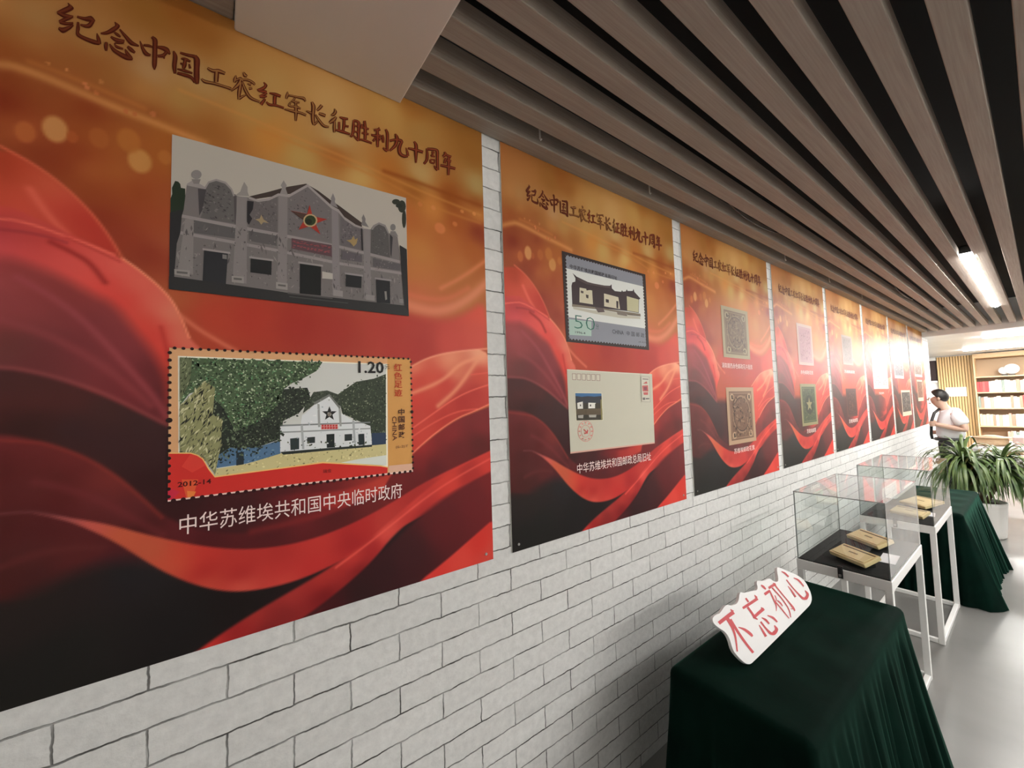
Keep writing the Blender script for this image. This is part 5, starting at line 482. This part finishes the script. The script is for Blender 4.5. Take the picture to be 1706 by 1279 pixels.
# ------------------------------------------------------------------ draped tables
def drape(name, x0, x1, y0, y1, z, seed, label, flare=.075, extra=None):
    rg = random.Random(seed); v = []; f = []
    W, D = x1-x0, y1-y0; r = .03
    # perimeter with rounded corners
    per = []
    def arc(cx, cy, a0):
        for k in range(7): a = a0+math.pi/2*k/6; per.append((cx+r*math.cos(a), cy+r*math.sin(a), math.cos(a), math.sin(a)))
    def line(xa, ya, xb, yb, nx, ny):
        n = max(2, int(math.hypot(xb-xa, yb-ya)/.012))
        for k in range(1, n): per.append((xa+(xb-xa)*k/n, ya+(yb-ya)*k/n, nx, ny))
    arc(x0+r, y0+r, math.pi); line(x0+r, y0, x1-r, y0, 0, -1); arc(x1-r, y0+r, -math.pi/2); line(x1, y0+r, x1, y1-r, 1, 0)
    arc(x1-r, y1-r, 0); line(x1-r, y1, x0+r, y1, 0, 1); arc(x0+r, y1-r, math.pi/2); line(x0, y1-r, x0, y0+r, -1, 0)
    n = len(per); s = 0; S_ = []
    for i in range(n): S_.append(s); s += math.hypot(per[(i+1) % n][0]-per[i][0], per[(i+1) % n][1]-per[i][1])
    tot = s; waves = [(rg.uniform(.5, 1), 2*math.pi*k/tot, rg.uniform(0, 6.28)) for k in [int(tot/l) for l in (.055, .078, .11, .16, .31)]]
    corner = [max(0, 1-min(math.hypot(px-cx, py-cy) for cx in (x0, x1) for cy in (y0, y1))/.30) for px, py, _, _ in per]
    rows = 26
    rr = .03
    prof = [(-rr+rr*math.sin(a), z-rr+rr*math.cos(a)) for a in [math.pi/2*k/4 for k in range(5)]]
    for j in range(5+rows):
        for i, (px, py, nx, ny) in enumerate(per):
            if j < 5: o, zz = prof[j]; wob = 0
            else:
                d = (j-4)/rows; zz = (z-rr)*(1-d)+.004*d
                g = sum(a*math.sin(k*S_[i]+ph+.8*d) for a, k, ph in waves)/2.2
                am = .003*min(1, d*6)+.028*max(0, d-.06)**.7
                fl = flare*d**1.15*(1+.5*corner[i]); side = 1.0 if nx > .5 else .62
                if nx < -.5: side = .25
                if ny > .5: side = .06; g *= .12
                o = fl*side+am*g*(1 if nx > -.5 else .4)+am*.5; wob = 0
                if extra: ox, oz = extra(px, py, nx, ny, d); o += ox
            v.append((px+nx*o, py+ny*o, zz))
    for j in range(4+rows):
        for i in range(n): k = (i+1) % n; f.append((j*n+i, (j+1)*n+i, (j+1)*n+k, j*n+k))
    # slightly wrinkled top: rings shrinking towards the middle
    cx, cy = (x0+x1)/2, (y0+y1)/2; base = 0; prev = 0; rings = 7
    for q in range(1, rings+1):
        t = q/(rings+.5); b = len(v)
        for i, (px, py, nx, ny) in enumerate(per):
            ax, ay = px-nx*rr, py-ny*rr
            # shrink towards the long axis, so the surface stays evenly meshed
            ty = min(max(ay, y0+W/2), y1-W/2); X_, Y_ = ax+(cx-ax)*t, ay+(ty-ay)*t
            v.append((X_, Y_, z+.0016*math.sin(9*X_+23*Y_+seed)+.0012*math.sin(31*X_-14*Y_)))
        for i in range(n): k = (i+1) % n; f.append((prev+i, prev+k, b+k, b+i))
        prev = b
    f.append(tuple(range(prev, prev+n)))
    o = MB().add(v, f).build(name, M_cloth, None, True)
    # let the top ring share the first profile ring
    return tag(o, label, 'tablecloth', 'green cloths over tables')
drape('tablecloth', .31, .772, 1.363, 2.578, .695, 3, 'dark green velvet cloth over the near table, under the cut-out sign', .075)
drape('tablecloth', .31, .772, 4.83, 6.05, .695, 8, 'dark green velvet cloth over the farther table, in front of the plant', .10)
# ------------------------------------------------------------------ cut-out sign
def sign():
    tl = math.radians(24); base = Vector((.50682, 1.59486, .6985)); ue = Vector((0, 1, 0)); up = Vector((-math.sin(tl), 0, math.cos(tl))); nn = ue.cross(up)
    if nn.x < 0: nn = -nn
    t = thing('cutout_sign', 'white cut-out sign with red characters standing on the green cloth', 'sign', base)
    pl = c2([c for q in SIGN_OUT for c in q]); pl = chaikin(pl, 2); th = .012
    L = lambda s, u, d: tuple(ue*s+up*u+nn*d)
    n = len(pl); mb = MB(); mb.add([L(a, b, 0) for a, b in pl]+[L(a, b, -th) for a, b in pl], [tuple(range(n)), tuple(reversed(range(n, 2*n)))]+[(i, n+i, n+(i+1) % n, (i+1) % n) for i in range(n)])
    zmin = min(q[2] for q in mb.v); mb.v = [(a, b, c) for a, b, c in mb.v]
    mb.build('board', mat('sign_board_white', (.86, .85, .85), .4), t)
    mr_ = mat('sign_red_ink', lin((200, 78, 84)), .45); lb = MB()
    for i, (l, r) in enumerate(SIGN_ST):
        l, r = spline(c2(l)), spline(c2(r)); k = len(l)
        lb.add([L(a, b, .0006+i*.00003) for a, b in l]+[L(a, b, .0006+i*.00003) for a, b in r], [(j, k+j, k+j+1, j+1) for j in range(k-1)])
    tag(lb.build('lettering', mr_, t), 'red brush characters')
    zb = -.0035; hb = .14; ft = up*hb-nn*(th+.001); yb = .28
    st_ = MB(); a = Vector((0, yb-.03, 0))-nn*(th+.001)+up*.01; b_ = Vector((0, yb-.03, 0))+ft; c_ = Vector((-.16, yb-.03, zb+.002))
    vv = [a, b_, c_]+[q+Vector((0, .004, 0)) for q in (a, b_, c_)]
    st_.add(vv, [(0, 1, 2), (5, 4, 3), (0, 3, 4, 1), (1, 4, 5, 2), (2, 5, 3, 0)]); st_.build('easel_back', M_foam, t)
    t.location.z = .697 - min(zmin, 0) + .0006
sign()
# ------------------------------------------------------------------ display cases
CX0, CX1, ZR, ZG = .329, .725, .779, 1.155
def case(y0, y1, label):
    t = thing('display_case', label, 'display case', (CX0, y0, 0), 0, 'clear display cases by the wall'); W, D = CX1-CX0, y1-y0; b = .03
    fr = MB()
    for q in ((0, W, 0, b), (0, W, D-b, D)): fr.rbox(q[0], q[1], q[2], q[3], ZR-.052, ZR, .003)
    for q in ((0, b), (W-b, W)): fr.rbox(q[0], q[1], b*.98, D-b*.98, ZR-.052, ZR, .003)
    fr.build('rim_frame', M_white, t)
    for lx in (0, W-b):
        for ly in (0, D-b): MB().rbox(lx, lx+b, ly, ly+b, 0, ZR-.051, .003).build('leg', M_white, t)
    for q in ((b, W-b, .002, b-.002), (b, W-b, D-b+.002, D-.002)): MB().rbox(*q, .001, .03, .003).build('base_rail', M_white, t)
    for q in ((.002, b-.002, b, D-b), (W-b+.002, W-.002, b, D-b)): MB().rbox(*q, .001, .03, .003).build('base_rail', M_white, t)
    MB().box(.0095, W-.0095, .0095, D-.0095, ZR+.0002, ZR+.004).build('lining_board', M_velvet, t)
    g = .005; i0 = .004
    def pane(x0, x1, a0, a1, z0, z1, ax):
        m_ = MB(); v = [(x, y, z) for z in (z0, z1) for y in (a0, a1) for x in (x0, x1)]
        F6 = [(0, 2, 3, 1), (4, 5, 7, 6), (0, 1, 5, 4), (2, 6, 7, 3), (0, 4, 6, 2), (1, 3, 7, 5)]; big = {'z': (0, 1), 'y': (2, 3), 'x': (4, 5)}[ax]
        m_.add(v, F6); m_.mi = [0 if q in big else 1 for q in range(6)]; return m_.build('glass_pane', [M_glass, M_gedge], t)
    pane(i0, W-i0, i0, i0+g, ZR, ZG-g, 'y'); pane(i0, W-i0, D-i0-g, D-i0, ZR, ZG-g, 'y')
    pane(i0, i0+g, i0+g, D-i0-g, ZR, ZG-g, 'x'); pane(W-i0-g, W-i0, i0+g, D-i0-g, ZR, ZG-g, 'x'); pane(i0, W-i0, i0, D-i0, ZG-g, ZG, 'z')
    l = MB().rbox(.186, .208, -.007, -.0005, ZR-.045, ZR+.018, .002).rbox(.190, .204, -.011, -.006, ZR-.012, ZR+.014, .002).build('latch', M_black, t)
    MB().rbox(.191, .203, -.014, -.010, ZR-.036, ZR-.022, .002).build('latch_hasp', M_steel, l)
case(2.625, 3.40, 'white-framed clear display case right behind the near green table')
case(3.90, 4.69, 'white-framed clear display case farther along, before the second green table')
def gold_box(label, near_l, near_r, far_r, far_l, h0, h1):
    # flat gold frame propped up on a small black wedge
    a, b_, c, d = Vector(near_l), Vector(near_r), Vector(far_r), Vector(far_l)
    ux = (b_-a+c-d)/2; W = ux.length; ux.normalize(); uy = (d-a+c-b_)/2; uy -= ux*uy.dot(ux); D = uy.length; uy.normalize(); uz = ux.cross(uy)
    if uz.z < 0: uz = -uz
    M_ = Matrix((ux, uy, uz)).transposed().to_4x4(); org = (a+b_+c+d)/4
    t = thing('gold_frame', label, 'framed plaque', org, 0, 'gold frames in the display cases')
    MB().rbox(-W/2, W/2, -D/2, D/2, -.022, 0, .003, M=M_).build('frame_body', M_gold, t)
    MB().rbox(-W/2+.012, W/2-.012, -D/2+.010, D/2-.024, .0005, .003, .001, M=M_).build('face_panel', M_goldlid, t)
    MB().box(-W/2+.012, W/2-.012, D/2-.020, D/2-.013, .0003, .0016, M=M_).build('slot_strip', mat('dark_brown_strip', (.16, .11, .06), .5), t)
    MB().box(-.024, .024, -.004, .004, .0032, .0040, M=M_).build('name_plate', mat('engraved_mark', (.30, .22, .11), .5), t)
    zf = ZR+.0045-org.z; s = MB()
    q = [M_ @ Vector(p) for p in ((-W*.36, -D*.42, -.023), (W*.36, -D*.42, -.023), (W*.36, D*.42, -.023), (-W*.36, D*.42, -.023))]
    s.add(q+[Vector((p.x, p.y, zf)) for p in q], [(0, 1, 2, 3), (7, 6, 5, 4)]+[(i, 4+i, 4+(i+1) % 4, (i+1) % 4) for i in range(4)]); s.build('prop_stand', M_velvet, t)
gold_box('pale gold framed plaque at the front of the nearer display case', (.452, 2.774, .815), (.626, 2.668, .815), (.648, 2.770, .85), (.474, 2.872, .85), 0, 0)
gold_box('pale gold framed plaque behind the other one in the nearer display case', (.423, 3.173, .815), (.594, 3.045, .815), (.650, 3.125, .85), (.479, 3.250, .85), 0, 0)
gold_box('pale gold framed plaque at the back of the farther display case', (.50, 4.43, .815), (.662, 4.325, .815), (.670, 4.52, .85), (.508, 4.62, .85), 0, 0)
gold_box('pale gold framed plaque at the front of the farther display case', (.47, 4.10, .805), (.655, 4.03, .805), (.672, 4.12, .835), (.487, 4.19, .835), 0, 0)
def card(x, y, w_, d, rz, label):
    M_ = Matrix.Translation((x, y, ZR+.0045)) @ Matrix.Rotation(rz, 4, 'Z')
    tag(MB().box(-w_/2, w_/2, -d/2, d/2, 0, .0012, M=M_).build('caption_card', M_paper), label, 'card', 'caption cards in the display cases')
card(.655, 2.97, .07, .17, .05, 'white caption card lying right of the gold plaques in the nearer case')
card(.645, 4.25, .08, .13, .1, 'white caption card lying between the gold plaques in the farther case')
# ------------------------------------------------------------------ potted plant
def plant():
    rg = random.Random(11); px, py = .705, 7.2
    t = thing('potted_plant', 'tall leafy plant with drooping strap leaves in a white pot', 'plant', (px, py, 0))
    MB().lathe([(.155, 0), (.165, .01), (.170, .05), (.192, .36), (.200, .40), (.188, .402), (.180, .36)], n=36).build('pot', M_pot, t, True)
    MB().lathe([(.178, .34), (.178, .365), (.02, .372)], n=30).build('soil', M_soil, t)
    crowns = [((-.115, -.10, .82), (-.05, -.03, .37)), ((.17, .02, .80), (.03, .03, .37)), ((.03, .12, .72), (-.02, .06, .37))]
    for i, (c, b_) in enumerate(crowns):
        c, b_ = Vector(c), Vector(b_); MB().tube([b_, b_.lerp(c, .5)+Vector((.02, .01, .0)), c], [.022, .019, .015], 8).build('stem', M_stem, t, True)
        mb = MB(); n = 230 if i < 2 else 90
        for k in range(n):
            az = rg.uniform(0, 6.283); el = rg.uniform(-.2, 1.0) if k % 4 else rg.uniform(.5, 1.4); L_ = rg.uniform(.40, .70)*(1 if i < 2 else .8); wd = rg.uniform(.010, .019)
            p = c+Vector((0, 0, rg.uniform(-.10, .06))); d = Vector((math.cos(az)*math.cos(el), math.sin(az)*math.cos(el), math.sin(el))); side = d.cross(Vector((0, 0, 1))).normalized()
            v = []; seg = 9; st_ = L_/seg
            for j in range(seg+1):
                q = j/seg; w_ = wd*(min(1, .45+q*3)*(1-q**3)+.02); tw = side*w_
                up_ = d.cross(side).normalized()*w_*.22
                v += [p-tw, p+up_*-1, p+tw]
                p = p+d*st_; d = (d+Vector((0, 0, -1))*(.26+.42*q)*(1.2-.4*rg.random())).normalized()
            mb.add(v, [(3*j+a, 3*j+a+1, 3*j+a+4, 3*j+a+3) for j in range(seg) for a in (0, 1)])
        mb.build('foliage', M_leaf, t, True)
plant()
# ------------------------------------------------------------------ person
def skin_mesh(verts, edges, radii, lv=2):
    me = bpy.data.meshes.new('s'); me.from_pydata(verts, edges, []); o = bpy.data.objects.new('s', me); COL.objects.link(o)
    o.modifiers.new('k', 'SKIN'); d = me.skin_vertices[0].data
    for i, r in enumerate(radii): d[i].radius = r if isinstance(r, tuple) else (r, r)
    d[0].use_root = True
    sb = o.modifiers.new('b', 'SUBSURF'); sb.levels = lv; sb.render_levels = lv
    bpy.context.view_layer.update()
    r = bpy.data.meshes.new_from_object(o.evaluated_get(_dg())); bpy.data.objects.remove(o)
    r.polygons.foreach_set('use_smooth', [True]*len(r.polygons)); return r
def link(me, name, mt, parent):
    me.materials.clear(); me.materials.append(mt); o = bpy.data.objects.new(name, me); COL.objects.link(o); o.parent = parent; return o
def person():
    px, py = .43, 7.95
    t = thing('person', 'person in white short-sleeved shirt bending over beyond the plant, holding a black strap', 'person', (px, py, 0))
    # joints: the body faces the wall (-x) and leans forward
    J = {'pel': (.0, 0, .96), 'wai': (-.005, 0, 1.10), 'che': (.015, 0, 1.28), 'nb': (-.025, 0, 1.435), 'nk': (-.055, 0, 1.49), 'hd1': (-.088, 0, 1.555), 'hd2': (-.098, 0, 1.635),
         'shn': (.07, -.155, 1.40), 'eln': (.165, -.20, 1.175), 'wrn': (-.085, -.19, 1.245), 'han': (-.125, -.185, 1.262),
         'shf': (.04, .155, 1.40), 'elf': (.02, .22, 1.16), 'wrf': (-.16, .10, 1.12), 'haf': (-.20, .08, 1.12),
         'hin': (.0, -.09, .92), 'knn': (-.02, -.10, .50), 'ann': (.02, -.10, .09), 'ton': (-.12, -.10, .045),
         'hif': (.0, .09, .92), 'knf': (-.02, .10, .50), 'anf': (.02, .10, .09), 'tof': (-.12, .10, .045)}
    K = list(J); E = [('pel', 'wai'), ('wai', 'che'), ('che', 'nb'), ('nb', 'nk'), ('nk', 'hd1'), ('hd1', 'hd2'), ('che', 'shn'), ('shn', 'eln'), ('eln', 'wrn'), ('wrn', 'han'), ('che', 'shf'), ('shf', 'elf'), ('elf', 'wrf'), ('wrf', 'haf'),
         ('pel', 'hin'), ('hin', 'knn'), ('knn', 'ann'), ('ann', 'ton'), ('pel', 'hif'), ('hif', 'knf'), ('knf', 'anf'), ('anf', 'tof')]
    R = {'pel': .098, 'wai': .100, 'che': .115, 'nb': .066, 'nk': .056, 'hd1': .082, 'hd2': .092, 'shn': .058, 'eln': .042, 'wrn': .030, 'han': .032, 'shf': .058, 'elf': .042, 'wrf': .030, 'haf': .030,
         'hin': .066, 'knn': .058, 'ann': .042, 'ton': .036, 'hif': .066, 'knf': .058, 'anf': .042, 'tof': .036}
    bm_ = skin_mesh([J[k] for k in K], [(K.index(a), K.index(b)) for a, b in E], [R[k] for k in K]); link(bm_, 'body', M_skin, t)
    # face: nose, ear, closed fingers of the near hand round the strap
    f = MB(); f.tube([(-.172, 0, 1.602), (-.187, 0, 1.580), (-.178, 0, 1.568)], [.006, .011, .007], 8); f.tube([(-.165, -.02, 1.532), (-.178, 0, 1.530), (-.165, .02, 1.532)], .008, 6)
    f.tube([(-.166, -.035, 1.606), (-.176, -.034, 1.606)], .010, 8); f.tube([(-.166, .035, 1.606), (-.176, .034, 1.606)], .010, 8)
    f.build('face_features', M_skin, t, True)
    [MB().tube([(-.078, .084*q, 1.610), (-.072, .096*q, 1.595), (-.080, .090*q, 1.568)], [.010, .016, .009], 8).build('ear', M_skin, t, True) for q in (-1, 1)]
    for k in range(4):
        z0 = 1.285-.018*k; r = .0095-.0008*abs(k-1)
        MB().tube([(-.112, -.205, z0-.003), (-.140, -.222, z0), (-.163, -.210, z0), (-.166, -.186, z0-.001), (-.150, -.176, z0-.003)], [r, r, r*.95, r*.9, r*.8], 8).build('finger', M_skin, t, True)
    MB().tube([(-.105, -.172, 1.282), (-.128, -.168, 1.305), (-.150, -.180, 1.308)], [.011, .010, .008], 8).build('thumb', M_skin, t, True)
    # hair: cap following the skull
    h = MB(); c = Vector((-.082, 0, 1.622)); v = []; fc = []; nu, nv = 24, 10; tilt = Matrix.Rotation(math.radians(22), 3, 'Y')
    for a in range(nv+1):
        for b_ in range(nu):
            ph = 2*math.pi*b_/nu; front = .5-.5*math.cos(ph)          # 0 at the nape (+x), 1 at the forehead (-x)
            lim = math.radians(118-52*front**1.5); th = lim*a/nv
            q = tilt @ Vector((math.cos(ph)*math.sin(th)*.100, math.sin(ph)*math.sin(th)*.0935, math.cos(th)*.103))
            v.append(c+q)
    for a in range(nv):
        for b_ in range(nu): fc.append((a*nu+b_, (a+1)*nu+b_, (a+1)*nu+(b_+1) % nu, a*nu+(b_+1) % nu))
    h.add(v, fc).build('hair', M_hair, t, True)
    # shirt: torso and short sleeves just outside the body
    S_ = {'a': (.01, 0, 1.02), 'b': (-.005, 0, 1.14), 'c': (.015, 0, 1.285), 'd': (-.02, 0, 1.42), 'e': (-.035, 0, 1.455), 'f': (.07, -.152, 1.395), 'g': (.145, -.19, 1.235), 'h': (.04, .152, 1.395), 'i': (.026, .205, 1.22)}
    k = list(S_); sh = skin_mesh([S_[q] for q in k], [(0, 1), (1, 2), (2, 3), (3, 4), (2, 5), (5, 6), (2, 7), (7, 8)], [.152, .150, .148, .082, .070, .082, .074, .082, .074]); link(sh, 'shirt', M_shirt, t)
    T_ = {'a': (0, 0, 1.09), 'b': (0, 0, .95), 'c': (0, -.09, .88), 'd': (-.02, -.10, .50), 'e': (.02, -.10, .10), 'f': (0, .09, .88), 'g': (-.02, .10, .50), 'h': (.02, .10, .10)}
    k = list(T_); tr = skin_mesh([T_[q] for q in k], [(0, 1), (1, 2), (2, 3), (3, 4), (1, 5), (5, 6), (6, 7)], [.152, .156, .112, .082, .072, .112, .082, .072]); link(tr, 'trousers', M_trou, t)
    MB().lathe([(.152, 0), (.158, .005), (.158, .033), (.152, .038)], 0, 0, 1.025, 24).build('belt', M_black, t, True)
    for s in (-1, 1): MB().rbox(-.20, .07, s*.10-.045, s*.10+.045, .001, .085, .03).build('shoe', M_black, t)
    MB().tube([(-.076, -.06, 1.455), (-.125, -.10, 1.40), (-.145, -.19, 1.30), (-.150, -.19, 1.24), (-.165, -.15, 1.12), (-.160, -.13, 1.05)], .016, 8).build('strap', M_black, t, True)
person()
# ------------------------------------------------------------------ far wall: bamboo panel, bookcase, books
t = thing('slat_panel', 'vertical bamboo slat panel on the far wall beside the bookcase', 'wall panel', (-.50, 15.9, 0))
MB().box(0, .655, -.05, -.001, 0, 2.615).build('backing', mat('panel_groove', (.30, .19, .08), .7), t)
pm = MB()
for i in range(13): pm.rbox(.006+i*.050, .006+i*.050+.034, -.078, -.049, 0, 2.615, .003)
pm.build('slats', M_bamboo, t)
t = thing('wall_notice', 'small white notice plate on the bamboo slat panel', 'sign', (-.375, 15.82, 1.54))
MB().rbox(0, .375, -.010, 0, 0, .245, .004).build('plate', mat('notice_white', (.86, .85, .82), .4), t)
mb = MB()
for q in range(9): mb.box(.075+q*.026, .092+q*.026-.004*(q % 3), -.0112, -.0104, .118+.004*(q % 2), .142-.003*(q % 4))     # faint print, too small to read
mb.build('printed_line', mat('notice_ink', (.50, .42, .40), .5), t)
t = thing('wall_cubby', 'dark open cubby in pale wall left of the bamboo panel', 'cubby', (-.86, 15.9, 0))
MB().rbox(0, .35, -.06, 0, 1.94, 1.98, .003).rbox(0, .35, -.06, 0, 2.54, 2.615, .003).rbox(0, .03, -.06, 0, 1.94, 2.6, .003).build('frame', M_wall, t)
MB().box(.03, .35, -.02, -.001, 1.98, 2.54).build('dark_back', mat('dark_recess', (.03, .015, .015), .6), t)
BX0, BX1, BY0, BY1 = .165, 3.2, 15.52, 15.89
t = thing('bookcase', 'light oak bookcase filling the far wall up to the ceiling', 'bookcase', (BX0, BY1, 0)); BW = BX1-BX0; BD = BY1-BY0
MB().box(.001, BW-.001, -.012, 0, .001, 2.61).build('back_panel', M_shelfback, t)
for x in (0, 1.55, BW-.03): MB().rbox(x, x+.03, -BD, -.012, 0, 2.61, .003).build('side_panel', M_shelf, t)
SHZ = [.10, .60, 1.02, 1.44, 1.87]
SHZ = [.06, .38, .79, 1.235, 1.635, 2.03]
for z in SHZ: MB().rbox(.03, BW-.03, -BD, -.012, z-.03, z, .003).build('shelf', M_shelf, t)
MB().rbox(-.0, BW, -BD-.005, 0, 2.50, 2.612, .003).build('cornice', M_shelf, t)
BK = [((190, 60, 60), .3), ((206, 80, 76), 1), ((214, 200, 186), 1), ((222, 214, 204), 1), ((216, 206, 190), 1), ((200, 190, 180), .9), ((150, 120, 100), .9), ((214, 150, 130), 1), ((206, 196, 150), .9), ((120, 130, 120), .9)]
CN = ['deep red', 'light red', 'cream', 'off-white', 'ivory', 'pale grey', 'brown', 'salmon', 'straw yellow', 'grey green']
_bm = {}
def bookmat(i):
    if i not in _bm: _bm[i] = mat('book_cover_%d' % i, lin(BK[i][0]), .5)
    return _bm[i]
bcount = {}
plan = {5: [], 4: [0, 0, 1, 0, 2, 3, 2, 4, 9, 3, 3, 4, 2, 6, 7, 2, 7, 3], 3: [9, 6, 5, 2, 7, 3, 3, 3, 3, 4, 6, 2, 8, 6, 0, 0, 6, 1], 2: [8, 8, 8, 8, 6, 2, 7, 4, 2, 7, 6, 3, 2, 5, 9, 5, 3], 1: [7, 7, 3, 9, 5, 3, 5]}
SN = {4: 'upper book shelf', 3: 'second book shelf', 2: 'third book shelf', 1: 'lowest visible book shelf'}
for sh, lst in plan.items():
    rg = random.Random(sh*7); x = BX0+.036 + (.42 if sh == 1 else .0)
    for j, ci in enumerate(lst):
        wd = rg.uniform(.038, .062); hh = rg.uniform(.255, .305); dp = rg.uniform(.20, .24); z = SHZ[sh]
        if x+wd > BX0+1.54: break
        t2 = thing('book', '%s book on %s of far bookcase, %s from left' % (CN[ci], SN[sh], ORD[j]), 'book', (x, BY0+.03, z), 0, 'books on the %s' % SN[sh])
        MB().rbox(0, wd, 0, dp, .0005, hh, .003).build('cover', bookmat(ci), t2)
        MB().box(.006, wd-.006, .01, dp+.001, hh, hh+.0006).build('page_block', M_paper, t2)
        x += wd+.0015
for i, (x, r, lab) in enumerate([(.655, .095, 'smaller white round plate on the top shelf of the bookcase'), (.77, .125, 'larger white round plate on the top shelf of the bookcase')]):
    t2 = thing('display_plate', lab, 'plate', (x, 15.68-.05*i, 2.03), 0, 'white plates on the top shelf')
    m_ = MB(); pr_ = [(.001, .012), (r*.55, .012), (r*.62, .005), (r, -.008), (r*1.0, 0), (r*.64, .013), (r*.5, .022), (.001, .022)]
    m_.lathe(pr_, n=30); Mr = Matrix.Translation((0, 0, r+.035)) @ Matrix.Rotation(math.radians(80), 4, 'X'); m_.v = [tuple(Mr @ Vector(q)) for q in m_.v]; m_.build('plate', M_pot, t2, True)
    MB().rbox(-.05, .05, -.03, .05, .0005, .03, .004).build('stand', M_black, t2)
# ------------------------------------------------------------------ tables in the far room
def simple_table(label, x0, x1, y0, y1, h, mt, cat='table'):
    t = thing('table', label, cat, (x0, y0, 0)); W, D = x1-x0, y1-y0
    MB().rbox(0, W, 0, D, h-.04, h, .008).build('tabletop', mt, t)
    for a in (.03, W-.08):
        for b_ in (.03, D-.08): MB().rbox(a, a+.05, b_, b_+.05, 0, h-.04, .004).build('leg', M_white, t)
simple_table('white table behind the bending person', .50, 1.12, 9.0, 10.15, .86, M_white)
simple_table('yellow topped table in front of the bookcase', 1.0, 2.0, 11.4, 12.9, .62, mat('yellow_laminate', (.72, .50, .13), .4))
def bundle():
    o = MB(); o.lathe([(.02, 0), (.14, .004), (.17, .03), (.165, .09), (.13, .13), (.05, .15), (.005, .152)], .70, 9.35, .861, 24); o.lathe([(.10, .118), (.20, .112), (.20, .12), (.10, .128)], .70, 9.35, .861, 24)
    tag(o.build('tan_bundle', noise_mat('tan_straw', (.62, .43, .26), (.70, .52, .33), .7, 30), None, True), 'tan rounded bundle lying on the white table behind the person', 'bundle')
bundle()
tag(MB().rbox(.90, 1.10, 9.3, 9.75, .861, .99, .01).build('paper_box', mat('pinkish_box', (.70, .52, .48), .6)), 'pale pinkish box on the white table', 'box')
